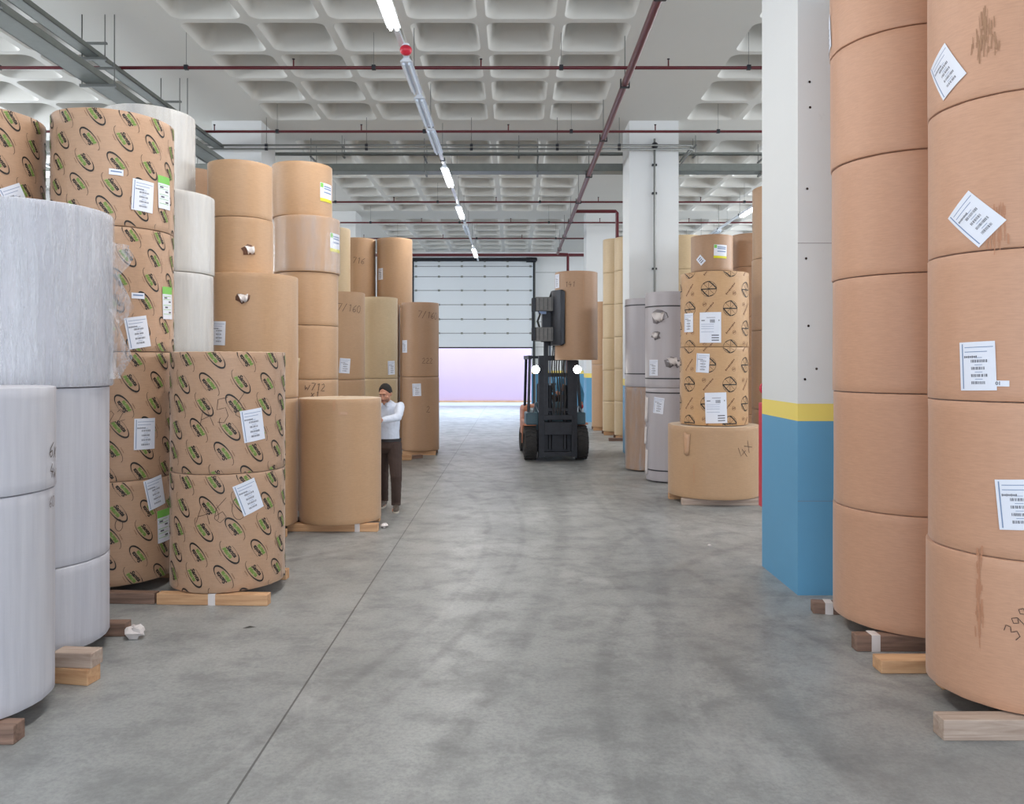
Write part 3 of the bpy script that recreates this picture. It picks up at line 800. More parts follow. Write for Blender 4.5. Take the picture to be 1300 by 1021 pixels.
stack(-4.66, 6.85, .5, [.1, 1.1, 2.1, 3.14, 4.12], 'kraft_print', 'brown roll printed with oval logos', 'at the far left edge', 'logo-printed rolls',
      deco={3: [SP, LB('std', -24.5, 3.36, 28)], 2: [SP]})
stack(-3.71, 8.33, .5, [.1, 1.27, 2.1, 2.93, 3.76], 'pearl', 'pearly film-wrapped paper roll', 'right behind the tallest logo-printed stack', GL,
      films={3: ('film', .004), 2: ('film', .005), 1: ('film', .004)})
stack(-4.30, 9.27, .5, [.1, 1.3, 2.5, 3.9, 4.9], 'pearl', 'pale film-wrapped paper roll', 'rising highest behind the logo rolls', GL, films={3: ('film', .004)})
stack(-4.7, 11.4, .45, [.1, 1.3, 2.5, 3.7, 4.74], 'kraft_dark', 'brown paper roll', 'hidden behind the pale film-wrapped stack', GL)
stack(-3.14, 9.39, .54, [.1, 1.59, 3.03, 3.70, 4.36], 'kraft', 'plain tan paper roll', 'holding the wide torn roll', GL,
      over={1: dict(look='wide torn tan paper roll'), 2: dict(x=-3.28, y=9.45, r=.37, look='small tan torn roll'), 3: dict(x=-3.28, y=9.45, r=.37, look='small plain tan roll')},
      deco={1: [('torn', -81, 2.726, .09), LB('std', -112, 2.337, -2), ('torn', -84, 2.08, .05)], 2: [('torn', -58, 3.306, .09)]})
stack(-2.88, 10.95, .42, [.1, .95, 1.78, 2.51, 3.23, 3.99, 4.72], 'kraft', 'tan paper roll', 'behind the lone roll', GL,
      over={5: dict(x=-2.95, r=.405, look='tan roll with a yellow-footed label'), 4: dict(r=.445, look='tan roll taped under clear film')},
      deco={5: [LB('yellow', -22, 4.331, 0, 'yellow_label', 'white label with a yellow foot')], 4: [LB('yellow', -16, 3.65, 0, 'yellow_label', 'white label with a yellow foot')], 1: [('hand', 'w712', -62, 1.68, .1, -5, .008), ('hand', 'x1', -62, 1.58, .08, -5, .008)], 2: [('flap', -100, 1.95, .18, .25, 'kraft_pale')]}, films={4: ('film', .003)})
stack(-2.14, 9.69, .495, [.1, 1.58], 'kraft', 'lone plain tan paper roll on a pallet', 'where the man leans', GL,
      deco={0: [('tape', -74, 1.41, .10, .03), ('tape', -86, 1.50, .03, .12)]})
T3 = [.12, 1.7, 3.3, 4.95]; T2 = [.12, 1.7, 3.3]
stack(-3.19, 14.63, .41, T2, 'kraft', 'slim tan paper roll', 'left of the diagonally creased roll', GL, deco={1: [LB('std', -72, 1.95, -4), ('hand', '7/160', -62, 3.0, .13, -5, .008)]})
stack(-2.75, 15.74, .41, T2, 'kraft_pale', 'pale slim paper roll with diagonal creases', 'directly behind the man', GL, deco={1: [LB('std', -35.9, 1.907, 2)]})
stack(-4.03, 17.37, .41, T3, 'kraft_pale', 'pale slim paper roll', 'half hidden behind the film-taped roll', GL)
stack(-3.73, 18.84, .41, T3, 'kraft', 'slim tan paper roll', 'far back, left of the tall pair', GL, deco={2: [('hand', '716', -80, 4.4, .14, -5, .009)]})
stack(-2.86, 18.84, .42, T3, 'kraft', 'slim tan paper roll', 'far back, right of the tall pair', GL, deco={2: [LB('std', -134, 4.095, 0)]})
stack(-2.95, 17.47, .41, T2, 'kraft_dark', 'slim brown paper roll', 'in the gap beside the last left stack', GL)
stack(-2.07, 17.37, .41, [.1, 1.7, 3.32], 'kraft_dark', 'tall slim brown paper roll', 'nearest the roller door on the left', GL,
      deco={1: [LB('std', -139, 2.36, 0), ('hand', '7/160', -60, 3.04, .14, -5, .009), ('hand', '222', -62, 2.05, .12, 0, .008)], 0: [LB('std', -94.6, 1.423, 2), ('hand', '2', -60, 1.0, .14, 0, .008)]})
# --- right side
stack(2.965, 5.90, .54, [.12, .946, 1.79, 2.625, 3.47, 4.323, 5.16], 'kraft_pink', 'rosy tan paper roll', 'beside the blue and yellow pillar', GR,
      over={0: dict(x=2.98, r=.552), 1: dict(x=2.98), 4: dict(x=2.95), 5: dict(x=2.94)}, deco={5: [LB('std', 160, 4.52, 10)]})
stack(2.947, 4.62, .463, [.12, .943, 1.79, 2.622, 3.468, 4.32, 5.16], 'kraft_pink', 'rosy tan paper roll', 'at the right edge', GR, over={0: dict(r=.474)},
      deco={4: [LB('std', -171.4, 3.68, 33), ('stain', -141, 3.80, .15, .20, 'scuff')], 3: [LB('std', -148.5, 2.80, 45), ('stain', -134, 2.74, .12, .2, 'rust_stain')], 2: [LB('tag01', -131.5, 1.889, 0, 'small_tag', 'white tag reading 01'), LB('std', -145.9, 1.983, 2)],
            1: [LB('std', -122.5, 1.24, 5)], 0: [('hand', '398', -121.5, .60, .085, 58, .004), ('stain', -143.8, .72, .05, .5, 'rust_stain')]})
stack(2.916, 11.54, .653, [.1, 1.11], 'kraft', 'wide squat tan paper roll', 'under the star-printed stack', GR, deco={0: [('flap', -138, .86, .12, .3), ('hand', '4x', -64, .80, .2, 50, .007), ('tape', -128, .45, .02, .25)]})
stack(2.92, 11.53, .487, [1.118, 2.23, 3.3], 'kraft_ochre', 'tan roll printed with circled star marks', 'resting on the squat roll', GR,
      deco={1: [('print', print_tri), LB('std', -152, 2.578, 0), LB('big', -110.9, 2.50, 0, 'big_label', 'large white delivery label')], 0: [('print', print_tri), LB('std', -122.6, 2.0, -3), LB('big', -100.7, 1.37, 2, 'big_label', 'large white delivery label')]}, bearers=False)
stack(2.65, 13.47, .4, [.02, 1.585, 3.2], 'grey_paper', 'grey-wrapped paper roll', 'with torn patches before the second pillar', GR,
      deco={1: [('torn', -127, 2.76, .17), ('torn', -134, 2.46, .10), ('torn', -95, 2.02, .13), ('torn', -80, 1.98, .09), LB('std', -140.9, 1.921, 0), ('strap', 2.95), ('strap', 1.74)],
            0: [LB('std', -127.4, 1.29, -6), ('strap', 1.5), ('strap', .20), ('flap', -170, 1.22, .13, .42, 'torn'), ('flap', -176, .78, .10, .30, 'torn'), ('flap', -170, .33, .12, .42, 'torn')]})
stack(2.48, 14.84, .4, [.02, 1.56, 3.2], 'grey_paper', 'grey-wrapped paper roll', 'left of the torn grey stack', GR,
      over={0: dict(mat='kraft_dark', look='brown paper roll under clear film', r=.385)}, deco={1: [('strap', 3.07), ('strap', 1.8)]}, films={0: ('film_brown', .012)})
stack(3.78, 15.05, .39, [.1, 1.0, 1.9, 2.8, 3.73, 4.41], 'kraft_dark', 'brown paper roll', 'right behind the star-printed stack', GR,
      over={4: dict(look='brown roll with yellow-footed and diamond labels')}, deco={4: [LB('yellow', -80, 4.08, -2, 'yellow_label', 'white label with a yellow foot'), LB('diamond', -135, 3.93, 42)]})
stack(4.06, 18.74, .4, [.1, 1.1, 2.1, 3.15, 4.2, 5.0], 'kraft_pale', 'pale paper roll', 'just right of the second pillar, far back', GR)
stack(4.7, 15.58, .4, [.1, 1.0, 1.95, 2.9, 3.87, 4.52], 'kraft_dark', 'dark tan paper roll', 'left of the slim tall right stack', GR)
stack(4.2, 12.2, .5, [.1, 1.3, 2.5, 3.6, 4.7], 'kraft', 'tan paper roll', 'mostly hidden behind the near pillar', GR)
stack(3.05, 20.84, .4, [.1, 1.0, 1.85, 2.69, 3.55, 4.42, 5.3], 'kraft_pale', 'pale slim paper roll', 'touching the second pillar', GR)
stack(2.88, 22.1, .4, [.1, .94, 1.8, 2.69, 3.63, 4.5, 5.45], 'kraft_pale', 'pale slim paper roll', 'two left of the second pillar', GR)
stack(2.72, 23.6, .4, [.1, 1.95, 3.82], 'kraft', 'slim tan paper roll', 'farthest on the right, behind the lifted roll', GR)

# ------------------------------------------------------------------ timber bearers
def timber(p0, p1, w, h, z, mat, label, wrap=None, group='timber bearers under the rolls'):
    p0, p1 = Vector((*p0, z+h/2)), Vector((*p1, z+h/2)); d = p1-p0; L = d.length
    mb = MB(); n = 6
    for i in range(1): mb.box((0, 0, 0), (L, w, h), mat)
    o = mb.build('timber_bearer', smooth=False, bevel=.006, loc=(p0+p1)/2, rz=math.atan2(d.y, d.x)); tag(o, label, 'timber', group)
    if wrap is not None:
        m2 = MB(); m2.box((wrap, 0, 0), (.06, w+.008, h+.008), 'torn'); m2.build('paper_band', o, smooth=False, bevel=.003)
    return o
timber((-2.96, 6.56), (-2.03, 6.52), .09, .092, 0, 'wood', 'pale timber beam under the front logo-printed rolls', .0)
timber((-3.75, 6.60), (-2.98, 6.565), .09, .092, 0, 'wood_dark', 'dark timber beam left of the pale beam')
timber((-4.0, 7.42), (-2.1, 7.3), .09, .092, 0, 'wood', 'timber beam at the back of the logo-printed rolls')
timber((-5.1, 6.62), (-4.25, 6.62), .09, .092, 0, 'wood', 'timber beam front under the far left logo stack')
timber((-5.1, 7.1), (-4.25, 7.1), .09, .092, 0, 'wood', 'timber beam rear under the far left logo stack')
timber((-3.5, 4.17), (-2.62, 4.17), .1, .1, 0, 'wood_dark', 'timber end poking out at the bottom left corner')
timber((-3.4, 4.70), (-2.85, 4.70), .08, .1, 0, 'wood', 'timber beam at the back of the corner white rolls')
timber((-2.86, 4.97), (-2.63, 4.93), .12, .1, 0, 'wood', 'lower of two stacked timber blocks by the white rolls')
timber((-2.88, 4.97), (-2.62, 4.95), .12, .095, .1, 'wood_grey', 'upper of two stacked timber blocks by the white rolls')
timber((-3.75, 5.15), (-3.1, 5.15), .08, .1, 0, 'wood', 'timber beam in front under the second white stack')
timber((-3.9, 5.78), (-2.84, 5.80), .09, .1, 0, 'wood_dark', 'dark timber end with crumpled paper by the white rolls')
for (x, y, w, lab) in ((-3.71, 8.33, .5, 'the pearly stack'), (-4.30, 9.27, .5, 'the pale film-wrapped stack'), (-4.7, 11.4, .45, 'the hidden brown stack'), (-3.14, 9.39, .55, 'the torn wide roll'), (-2.88, 10.95, .42, 'the taped roll stack'),
                       (-3.19, 14.63, .4, 'the slim stack left of the creased one'), (-2.75, 15.74, .4, 'the creased slim stack'), (-4.03, 17.37, .4, 'the half hidden pale stack'), (-3.73, 18.84, .4, 'the far left slim stack'),
                       (-2.86, 18.84, .4, 'the far right slim stack'), (-2.95, 17.47, .4, 'the brown gap stack'), (-2.07, 17.37, .38, 'the stack nearest the roller door'),
                       (3.78, 15.05, .39, 'the brown stack behind the star prints'), (4.06, 18.74, .4, 'the pale stack far behind the pillar'), (4.7, 15.58, .4, 'the dark tan right stack'), (4.2, 12.2, .5, 'the stack behind the near pillar'),
                       (3.05, 20.84, .42, 'the pale stack touching the second pillar'), (2.88, 22.1, .42, 'the second pale stack by the pillar'), (2.72, 23.6, .4, 'the farthest right stack')):
    z = .1 if lab in ('the hidden brown stack',) or x > 0 or y < 12 or x > -2.1 else .12
    for s, nm in ((-1, 'front'), (1, 'rear')):
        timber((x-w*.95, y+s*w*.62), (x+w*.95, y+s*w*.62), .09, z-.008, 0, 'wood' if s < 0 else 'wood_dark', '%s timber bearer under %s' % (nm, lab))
timber((-2.70, 9.40), (-1.62, 9.37), .1, .092, 0, 'wood', 'pale timber beam in front under the lone roll', .3)
timber((-2.60, 9.98), (-1.70, 9.98), .1, .092, 0, 'wood', 'rear timber beam under the lone roll')
timber((-2.42, 16.25), (-2.12, 16.25), .14, .1, 0, 'wood', 'loose timber block left of the last left stack', None)
timber((-2.2, 16.45), (-1.95, 16.6), .12, .07, 0, 'wood_dark', 'thin dark timber offcut by the last left stack', None)
timber((2.39, 6.33), (2.75, 6.27), .1, .09, 0, 'wood_dark', 'small timber end taped in white at the pillar foot', -.06)
timber((2.37, 5.50), (3.4, 5.50), .09, .112, 0, 'wood_dark', 'dark timber end with white tape under the rosy rolls', -.38)
timber((2.6, 6.18), (3.4, 6.18), .09, .112, 0, 'wood', 'rear timber beam under the rosy stack by the pillar')
timber((2.36, 5.13), (2.95, 5.13), .13, .085, 0, 'wood', 'bare pale timber end between the two right stacks')
timber((2.27, 4.22), (3.3, 4.22), .11, .112, 0, 'wood_grey', 'grey timber beam at the bottom right corner')
timber((2.62, 4.86), (3.3, 4.86), .09, .112, 0, 'wood', 'rear timber beam under the right edge stack')
timber((2.36, 11.12), (3.45, 11.10), .1, .092, 0, 'wood_grey', 'pinkish timber beam under the squat roll')
timber((2.27, 11.60), (3.5, 11.60), .1, .092, 0, 'wood', 'timber beam in the middle under the squat roll')
timber((2.42, 20.2), (2.9, 20.2), .12, .08, 0, 'wood_dark', 'dark timber offcut in front of the pale slim stacks')
# crumpled paper
def crumple(x, y, sz, label, seedv):
    r2 = random.Random(seedv); mb = MB(); n, m = 9, 6; vs = []
    for i in range(m+1):
        for k in range(n):
            t = 2*PI*k/n; ph_ = PI*i/m; q = r2.uniform(.6, 1.15)
            vs.append((sz*q*math.sin(ph_)*math.cos(t), sz*.8*q*math.sin(ph_)*math.sin(t), sz*.62+sz*.6*q*math.cos(ph_)))
    fs = [(i*n+k, (i+1)*n+k, (i+1)*n+(k+1) % n, i*n+(k+1) % n) for i in range(m) for k in range(n)]
    vs = [(a, b, max(.002, c)) for a, b, c in vs]
    mb.add(vs, fs, 'torn'); o = mb.build('crumpled_paper', smooth=False, loc=(x, y, 0)); tag(o, label, 'paper scrap', 'crumpled paper scraps')
crumple(-2.76, 5.72, .08, 'crumpled white paper around the dark timber end', 3)
crumple(-1.58, 9.55, .05, 'small crumpled paper by the lone roll and the man', 5)
crumple(2.13, 8.6, .02, 'tiny white paper scrap on the floor right of centre', 8)
mb = MB(); mb.add([(0, 0, .002), (.05, .01, .004), (.1, .03, .002), (.05, .025, .012)], [(0, 1, 3), (1, 2, 3), (0, 3, 2)], 'black_ink'); o = mb.build('dark_scrap', loc=(-2.05, 5.93, 0), smooth=False); tag(o, 'small dark scrap on the floor near the logo rolls', 'scrap')

# fire point behind the near pillar
t = empty('fire_hydrant_cabinet', (2.485, 7.80, .55)); tag(t, 'red fire hose cabinet just behind the near pillar', 'fire cabinet')
mb = MB(); mb.b2((0, .012, 0), (.6, .22, 1.05), 'red'); mb.build('cabinet_box', t, smooth=False, bevel=.01)
mb = MB(); mb.b2((.02, -.012, .03), (.58, 0, 1.02), 'red'); mb.build('cabinet_door', t, smooth=False, bevel=.004)
mb = MB(); pts = [(-.0+.05*math.cos(2*PI*k/16), 0, 1.2+.05*math.sin(2*PI*k/16)) for k in range(17)]; mb.tube(pts, .012, 'red', 8, False); mb.tube([(-.045, 0, 1.2), (.045, 0, 1.2)], .008, 'red', 6); mb.tube([(0, 0, 1.14), (0, 0, 1.26)], .008, 'red', 6)
mb.tube([(0, .0, 1.2), (0, .12, 1.2), (.06, .12, 1.16), (.06, .12, 1.04)], .022, 'red', 8); mb.build('valve_wheel', t)

# ------------------------------------------------------------------ clamp truck
def wheel(parent, x, y, r, w, name='front_wheel'):
    o = empty(name, (x, y, r)); o.parent = parent
    mb = MB(); mb.lathe([(r*.58, -w/2), (r*.86, -w/2), (r*.96, -w*.42), (r*.965, w*.42), (r*.86, w/2), (r*.58, w/2), (r*.58, -w/2)], 'rubber', n=40, axis='X', closed=True)
    nl = 20
    for k in range(nl):
        a = 2*PI*k/nl
        for s in (-1, 1):
            p = []
            for (u, da) in ((0, .0), (.5, .11)):
                aa = a+da+(.08 if s > 0 else 0)
                for (rr_, dd) in ((r*.95, 0), (r, .012), (r, .085), (r*.95, .1)):
                    p.append((s*u*w*.94, rr_*math.cos(aa+dd*.9), rr_*math.sin(aa+dd*.9)))
            mb.add(p, [(0, 1, 5, 4), (1, 2, 6, 5), (2, 3, 7, 6), (0, 3, 2, 1), (4, 5, 6, 7)], 'rubber')
    mb.build('tyre', o, angle=30)
    mb = MB(); mb.lathe([(r*.58, -w*.40), (r*.5, -w*.38), (r*.3, -w*.2), (r*.2, -w*.3), (.01, -w*.3)], 'steel_grey', n=24, axis='X', closed=True); mb.lathe([(r*.58, w*.40), (r*.5, w*.38), (r*.3, w*.2), (r*.2, w*.3), (.01, w*.3)], 'steel_grey', n=24, axis='X', closed=True)
    mb.build('rim', o)
TR = empty('forklift_truck', (.85, 16.36, 0), R(4.5)); tag(TR, 'dark clamp truck carrying a tan paper roll, headlights on, driving toward the camera', 'forklift')
for x in (-.53, .53): wheel(TR, x, 0, .35, .25)
for x in (-.5, .5): wheel(TR, x, 1.62, .28, .2, 'rear_wheel')
mb = MB(); mb.b2((-.38, -.05, .16), (.38, 1.9, .42), 'iron'); mb.b2((-.5, .42, .2), (.5, 1.35, .55), 'iron'); mb.b2((-.42, -.12, .28), (.42, .1, .62), 'iron'); mb.build('chassis', TR, smooth=False, bevel=.015)
for s in (-1, 1):
    mb = MB(); vs = []
    for i in range(7):
        a = R(-6+112*i/6)
        for x in (.41, .67): vs.append((s*x, .39*math.cos(a), .35+.39*math.sin(a)))
    mb.add(vs, [(2*i, 2*i+1, 2*i+3, 2*i+2) for i in range(6)], 'orange')
    o = mb.build('fender', TR); sm = o.modifiers.new('s', 'SOLIDIFY'); sm.thickness = .02
mb = MB(); mb.b2((-.6, .45, .42), (-.36, 1.5, .75), 'orange'); mb.b2((.36, .45, .42), (.6, 1.5, .75), 'orange'); mb.build('side_step', TR, smooth=False, bevel=.03)
mb = MB(); mb.b2((-.56, 1.35, .3), (.56, 2.15, 1.05), 'orange'); mb.build('counterweight', TR, smooth=False, bevel=.09)
mb = MB(); mb.b2((-.42, .7, .75), (.42, 1.5, 1.0), 'teal'); mb.build('hood', TR, smooth=False, bevel=.04)
mb = MB(); mb.b2((-.42, .02, .55), (.42, .22, 1.18), 'teal'); mb.b2((-.62, -.12, .72), (-.36, .35, .98), 'teal'); mb.b2((.36, -.12, .72), (.62, .35, .98), 'teal'); mb.build('dashboard', TR, smooth=False, bevel=.03)
mb = MB(); mb.b2((-.25, .78, 1.0), (.25, 1.22, 1.12), 'rubber'); mb.b2((-.25, 1.18, 1.08), (.25, 1.3, 1.55), 'rubber'); mb.build('seat', TR, smooth=False, bevel=.04)
mb = MB(); mb.tube([(0, .2, .95), (0, .42, 1.22)], .02, 'iron'); mb.tube([(.17*math.cos(2*PI*k/20), .42+.08*math.sin(2*PI*k/20), 1.24+.15*math.sin(2*PI*k/20)) for k in range(21)], .014, 'rubber', 8, False); mb.build('steering_wheel', TR)
for sx in (-1, 1):
    for (a, b) in (((sx*.55, .12, .9), (sx*.50, .32, 2.12)), ((sx*.5, 1.5, .95), (sx*.48, 1.38, 2.12))):
        mb = MB(); mb.beam(a, b, .05, .06, 'iron'); mb.build('guard_post', TR, smooth=False)
mb = MB()
for i in range(8): mb.b2((-.5, .32+i*.145, 2.1), (.5, .36+i*.145, 2.15), 'iron')
mb.b2((-.53, .28, 2.08), (-.46, 1.44, 2.16), 'iron'); mb.b2((.46, .28, 2.08), (.53, 1.44, 2.16), 'iron'); mb.build('guard_roof', TR, smooth=False)
for sx in (-1, 1):
    mb = MB(); x = sx*.33; mb.b2((x-.05, -.44, .09), (x+.05, -.42, 2.15), 'iron'); mb.b2((x-.05, -.30, .09), (x+.05, -.28, 2.15), 'iron'); mb.b2((x-.006, -.44, .09), (x+.006, -.28, 2.15), 'iron'); mb.b2((x+sx*.045, -.44, .09), (x+sx*.06, -.28, 2.15), 'iron'); mb.build('mast_rail', TR, smooth=False)
    mb = MB(); x = sx*.24; mb.b2((x-.04, -.45, .85), (x+.04, -.43, 2.98), 'iron'); mb.b2((x-.04, -.33, .85), (x+.04, -.31, 2.98), 'iron'); mb.b2((x-.006, -.44, .85), (x+.006, -.32, 2.98), 'iron'); mb.build('inner_mast_rail', TR, smooth=False)
    mb = MB(); x = sx*.155; mb.tube([(x, -.35, .25), (x, -.35, 1.55)], .04, 'iron', 14); mb.tube([(x, -.35, 1.55), (x, -.35, 2.7)], .026, 'steel', 14); mb.build('lift_cylinder', TR)
    mb = MB(); x = sx*.075
    for k in range(52): mb.b2((x-.014, -.475, .85+k*.035), (x+.014, -.455, .882+k*.035), 'iron')
    mb.build('lift_chain', TR, smooth=False)
for x0, y0, z0, x1, y1, z1 in [(-.38, -.43, z, .38, -.33, z+h) for z, h in ((.11, .09), (.68, .13), (1.02, .07), (2.05, .1))]+[(-.28, -.47, .55, .28, -.43, .80), (-.3, -.47, .85, .3, -.45, .95), (-.28, -.3, .18, .28, -.26, .6)]+[(-.27, -.43, z, .27, -.32, z+.08) for z in (1.72, 2.35, 2.9)]:
    mb = MB(); mb.b2((x0, y0, z0), (x1, y1, z1), 'iron'); mb.build('mast_crossbar', TR, smooth=False, bevel=.008)
mb = MB()
for k, x in enumerate((-.11, -.02, .03, .12)): mb.tube([(x, -.46, .95), (x+.02, -.5, 1.3), (x-.02, -.48, 1.9), (x+.01, -.49, 2.5)], .013, 'rubber', 8)
mb.build('hoses', TR)
mb = MB(); mb.tube([(-.5, -.3, 1.0), (-.45, -.35, 1.15), (-.38, -.37, 1.0)], .02, 'steel', 8); mb.tube([(.5, -.3, 1.0), (.42, -.38, 1.12), (.36, -.37, 1.0)], .02, 'steel', 8); mb.tube([(-.38, -.37, 1.0), (.36, -.37, 1.0)], .012, 'steel', 8); mb.build('tilt_fittings', TR)
for sx in (-.47, .37):
    o = empty('headlight', (sx, -.56, 1.87)); o.parent = TR
    mb = MB(); mb.lathe([(.03, .1), (.075, .03), (.08, -.02), (.07, -.02)], 'iron', axis='Y', n=20, closed=True); mb.tube([(0, .06, 0), (0, .16, 0)], .015, 'iron'); mb.tube([(0, .15, 0), (-sx*.3, .16, 0)], .014, 'iron'); mb.build('lamp_shell', o)
    mb = MB(); mb.lathe([(.078, -.02), (.05, -.036), (.01, -.042)], 'lamp', axis='Y', n=20); mb.build('lamp_lens', o)
# clamp attachment, coordinates relative to the truck
cl = MB(); cl.b2((-.30, -.58, 2.42), (.30, -.47, 3.25), 'iron'); cl.b2((-.36, -.60, 2.42), (.36, -.50, 2.56), 'iron'); cl.b2((-.36, -.60, 3.12), (.36, -.50, 3.26), 'iron'); cl.lathe([(.20, -.10), (.24, -.08), (.24, 0), (.20, .02)], 'iron', (-.05, -.62, 2.84), 24, 'Y'); cl.build('carriage', TR, smooth=True, bevel=.01)
cl = MB(); cl.b2((-.56, -.90, 2.44), (-.50, -.60, 2.70), 'iron'); cl.b2((-.56, -.90, 3.02), (-.50, -.60, 3.28), 'iron'); cl.b2((-.575, -.86, 2.44), (-.545, -.80, 3.28), 'iron'); cl.tube([(-.43, -.9, 2.7), (-.47, -.92, 2.82), (-.42, -.92, 2.95), (-.46, -.9, 3.05)], .022, 'rubber', 8); cl.b2((-.36, -.80, 2.66), (-.06, -.60, 3.06), 'iron'); cl.build('clamp_frame', TR, smooth=False, bevel=.01)
for z in (2.43, 3.02):
    cl = MB(); cl.b2((-.50, -.95, z), (-.10, -.66, z+.27), 'steel_grey'); cl.b2((-.14, -.97, z-.02), (-.08, -.64, z+.29), 'iron')
    for k in range(5): cl.b2((-.44+k*.08, -.955, z+.02), (-.43+k*.08, -.945, z+.25), 'iron')
    cl.build('clamp_arm', TR, smooth=False, bevel=.02)
cl = MB(); cl.b2((-.45, -.93, 2.96), (-.30, -.86, 3.01), 'label_blue'); cl.build('cylinder_collar', TR)
lx, ly = .31, -.81
def pad(a0, a1, z0, z1):
    cl = MB(); vs = []; n = 12
    for i in range(n+1):
        a = R(a0+(a1-a0)*i/n); e = .07 if 0 < i < n else .03
        for rr_ in (.432, .432+e):
            for z in (z0+(.04 if i in (0, n) else 0), z1-(.04 if i in (0, n) else 0)): vs.append((lx+rr_*math.cos(a), ly+rr_*math.sin(a), z))
    fs = []
    for i in range(n):
        q = i*4
        fs += [(q, q+4, q+5, q+1), (q+2, q+3, q+7, q+6), (q+1, q+5, q+7, q+3), (q, q+2, q+6, q+4)]
    fs += [(0, 1, 3, 2), (n*4, n*4+2, n*4+3, n*4+1)]
    cl.add(vs, fs, 'iron'); return cl
pad(150, 232, 2.34, 3.42).build('clamp_pad', TR, bevel=.012)
pad(35, 95, 2.5, 3.3).build('rear_clamp_pad', TR, bevel=.012)
cl = MB(); cl.b2((.15, -.60, 2.55), (.40, -.42, 2.72), 'iron'); cl.b2((.15, -.60, 3.0), (.40, -.42, 3.15), 'iron'); cl.tube([(-.22, -.8, 3.28), (-.18, -.82, 3.40), (-.02, -.86, 3.43), (.0, -.9, 3.38)], .018, 'iron', 8); cl.build('clamp_links', TR, smooth=False)
rx = .85+lx*math.cos(R(4.5))-ly*math.sin(R(4.5)); ry = 16.36+lx*math.sin(R(4.5))+ly*math.cos(R(4.5))
seed += 1
make_roll(rx, ry, .42, 2.06, 3.78, 'kraft_dark', 'brown paper roll held up in the clamp of the truck', 'lifted rolls', [('hand', '141', -112, 3.52, .1, 0, .008), LB('std', -158, 3.6, 0), ('tape', -75, 3.4, .01, .4)], seed=seed)

# ------------------------------------------------------------------ people
def limb(mb, pts, rs, mat, ell=None, n=14): mb.tube(pts, rs, mat, n, True, ell)
def hand_geo(mb, wrist, tip_dir, palm_n, mat, side=1, curl=.5):
    """palm, four fingers and a thumb"""
    d = Vector(tip_dir).normalized(); nn = Vector(palm_n).normalized(); s = d.cross(nn).normalized()*side
    w = Vector(wrist)
    limb(mb, [w, w+d*.04, w+d*.085], [.026, .036, .034], mat, [(1, .62), (1.1, .5), (1.15, .42)] if abs(s.z) < .7 else [(.62, 1), (.5, 1.1), (.42, 1.15)])
    mb.ball(w+d*.05, (.036, .036, .03), mat, 10, 8)
    for k, L in enumerate((.070, .080, .075, .058)):
        b = w+d*.08+s*(-.03+.02*k)
        p = [b]; ang = .2
        for q in range(3):
            ang += curl*.6; p.append(p[-1]+(d*math.cos(ang)+nn*math.sin(ang))*L*(.42, .32, .26)[q])
        limb(mb, p, [.0095, .009, .0085, .007], mat, n=8)
    b = w+d*.03-s*.03
    limb(mb, [b, b-s*.022+d*.03+nn*.01, b-s*.02+d*.055+nn*.025], [.012, .0105, .009], mat, n=8)
def head_geo(root, c, yaw, pitch, hairmat='hair', cap=False):
    """local frame: face looks to -Y; returns rotation"""
    rot = Matrix.Rotation(yaw, 3, 'Z') @ Matrix.Rotation(pitch, 3, 'X'); c = Vector(c)
    def P(x, y, z): return c+rot @ Vector((x, y, z))
    return rot, P
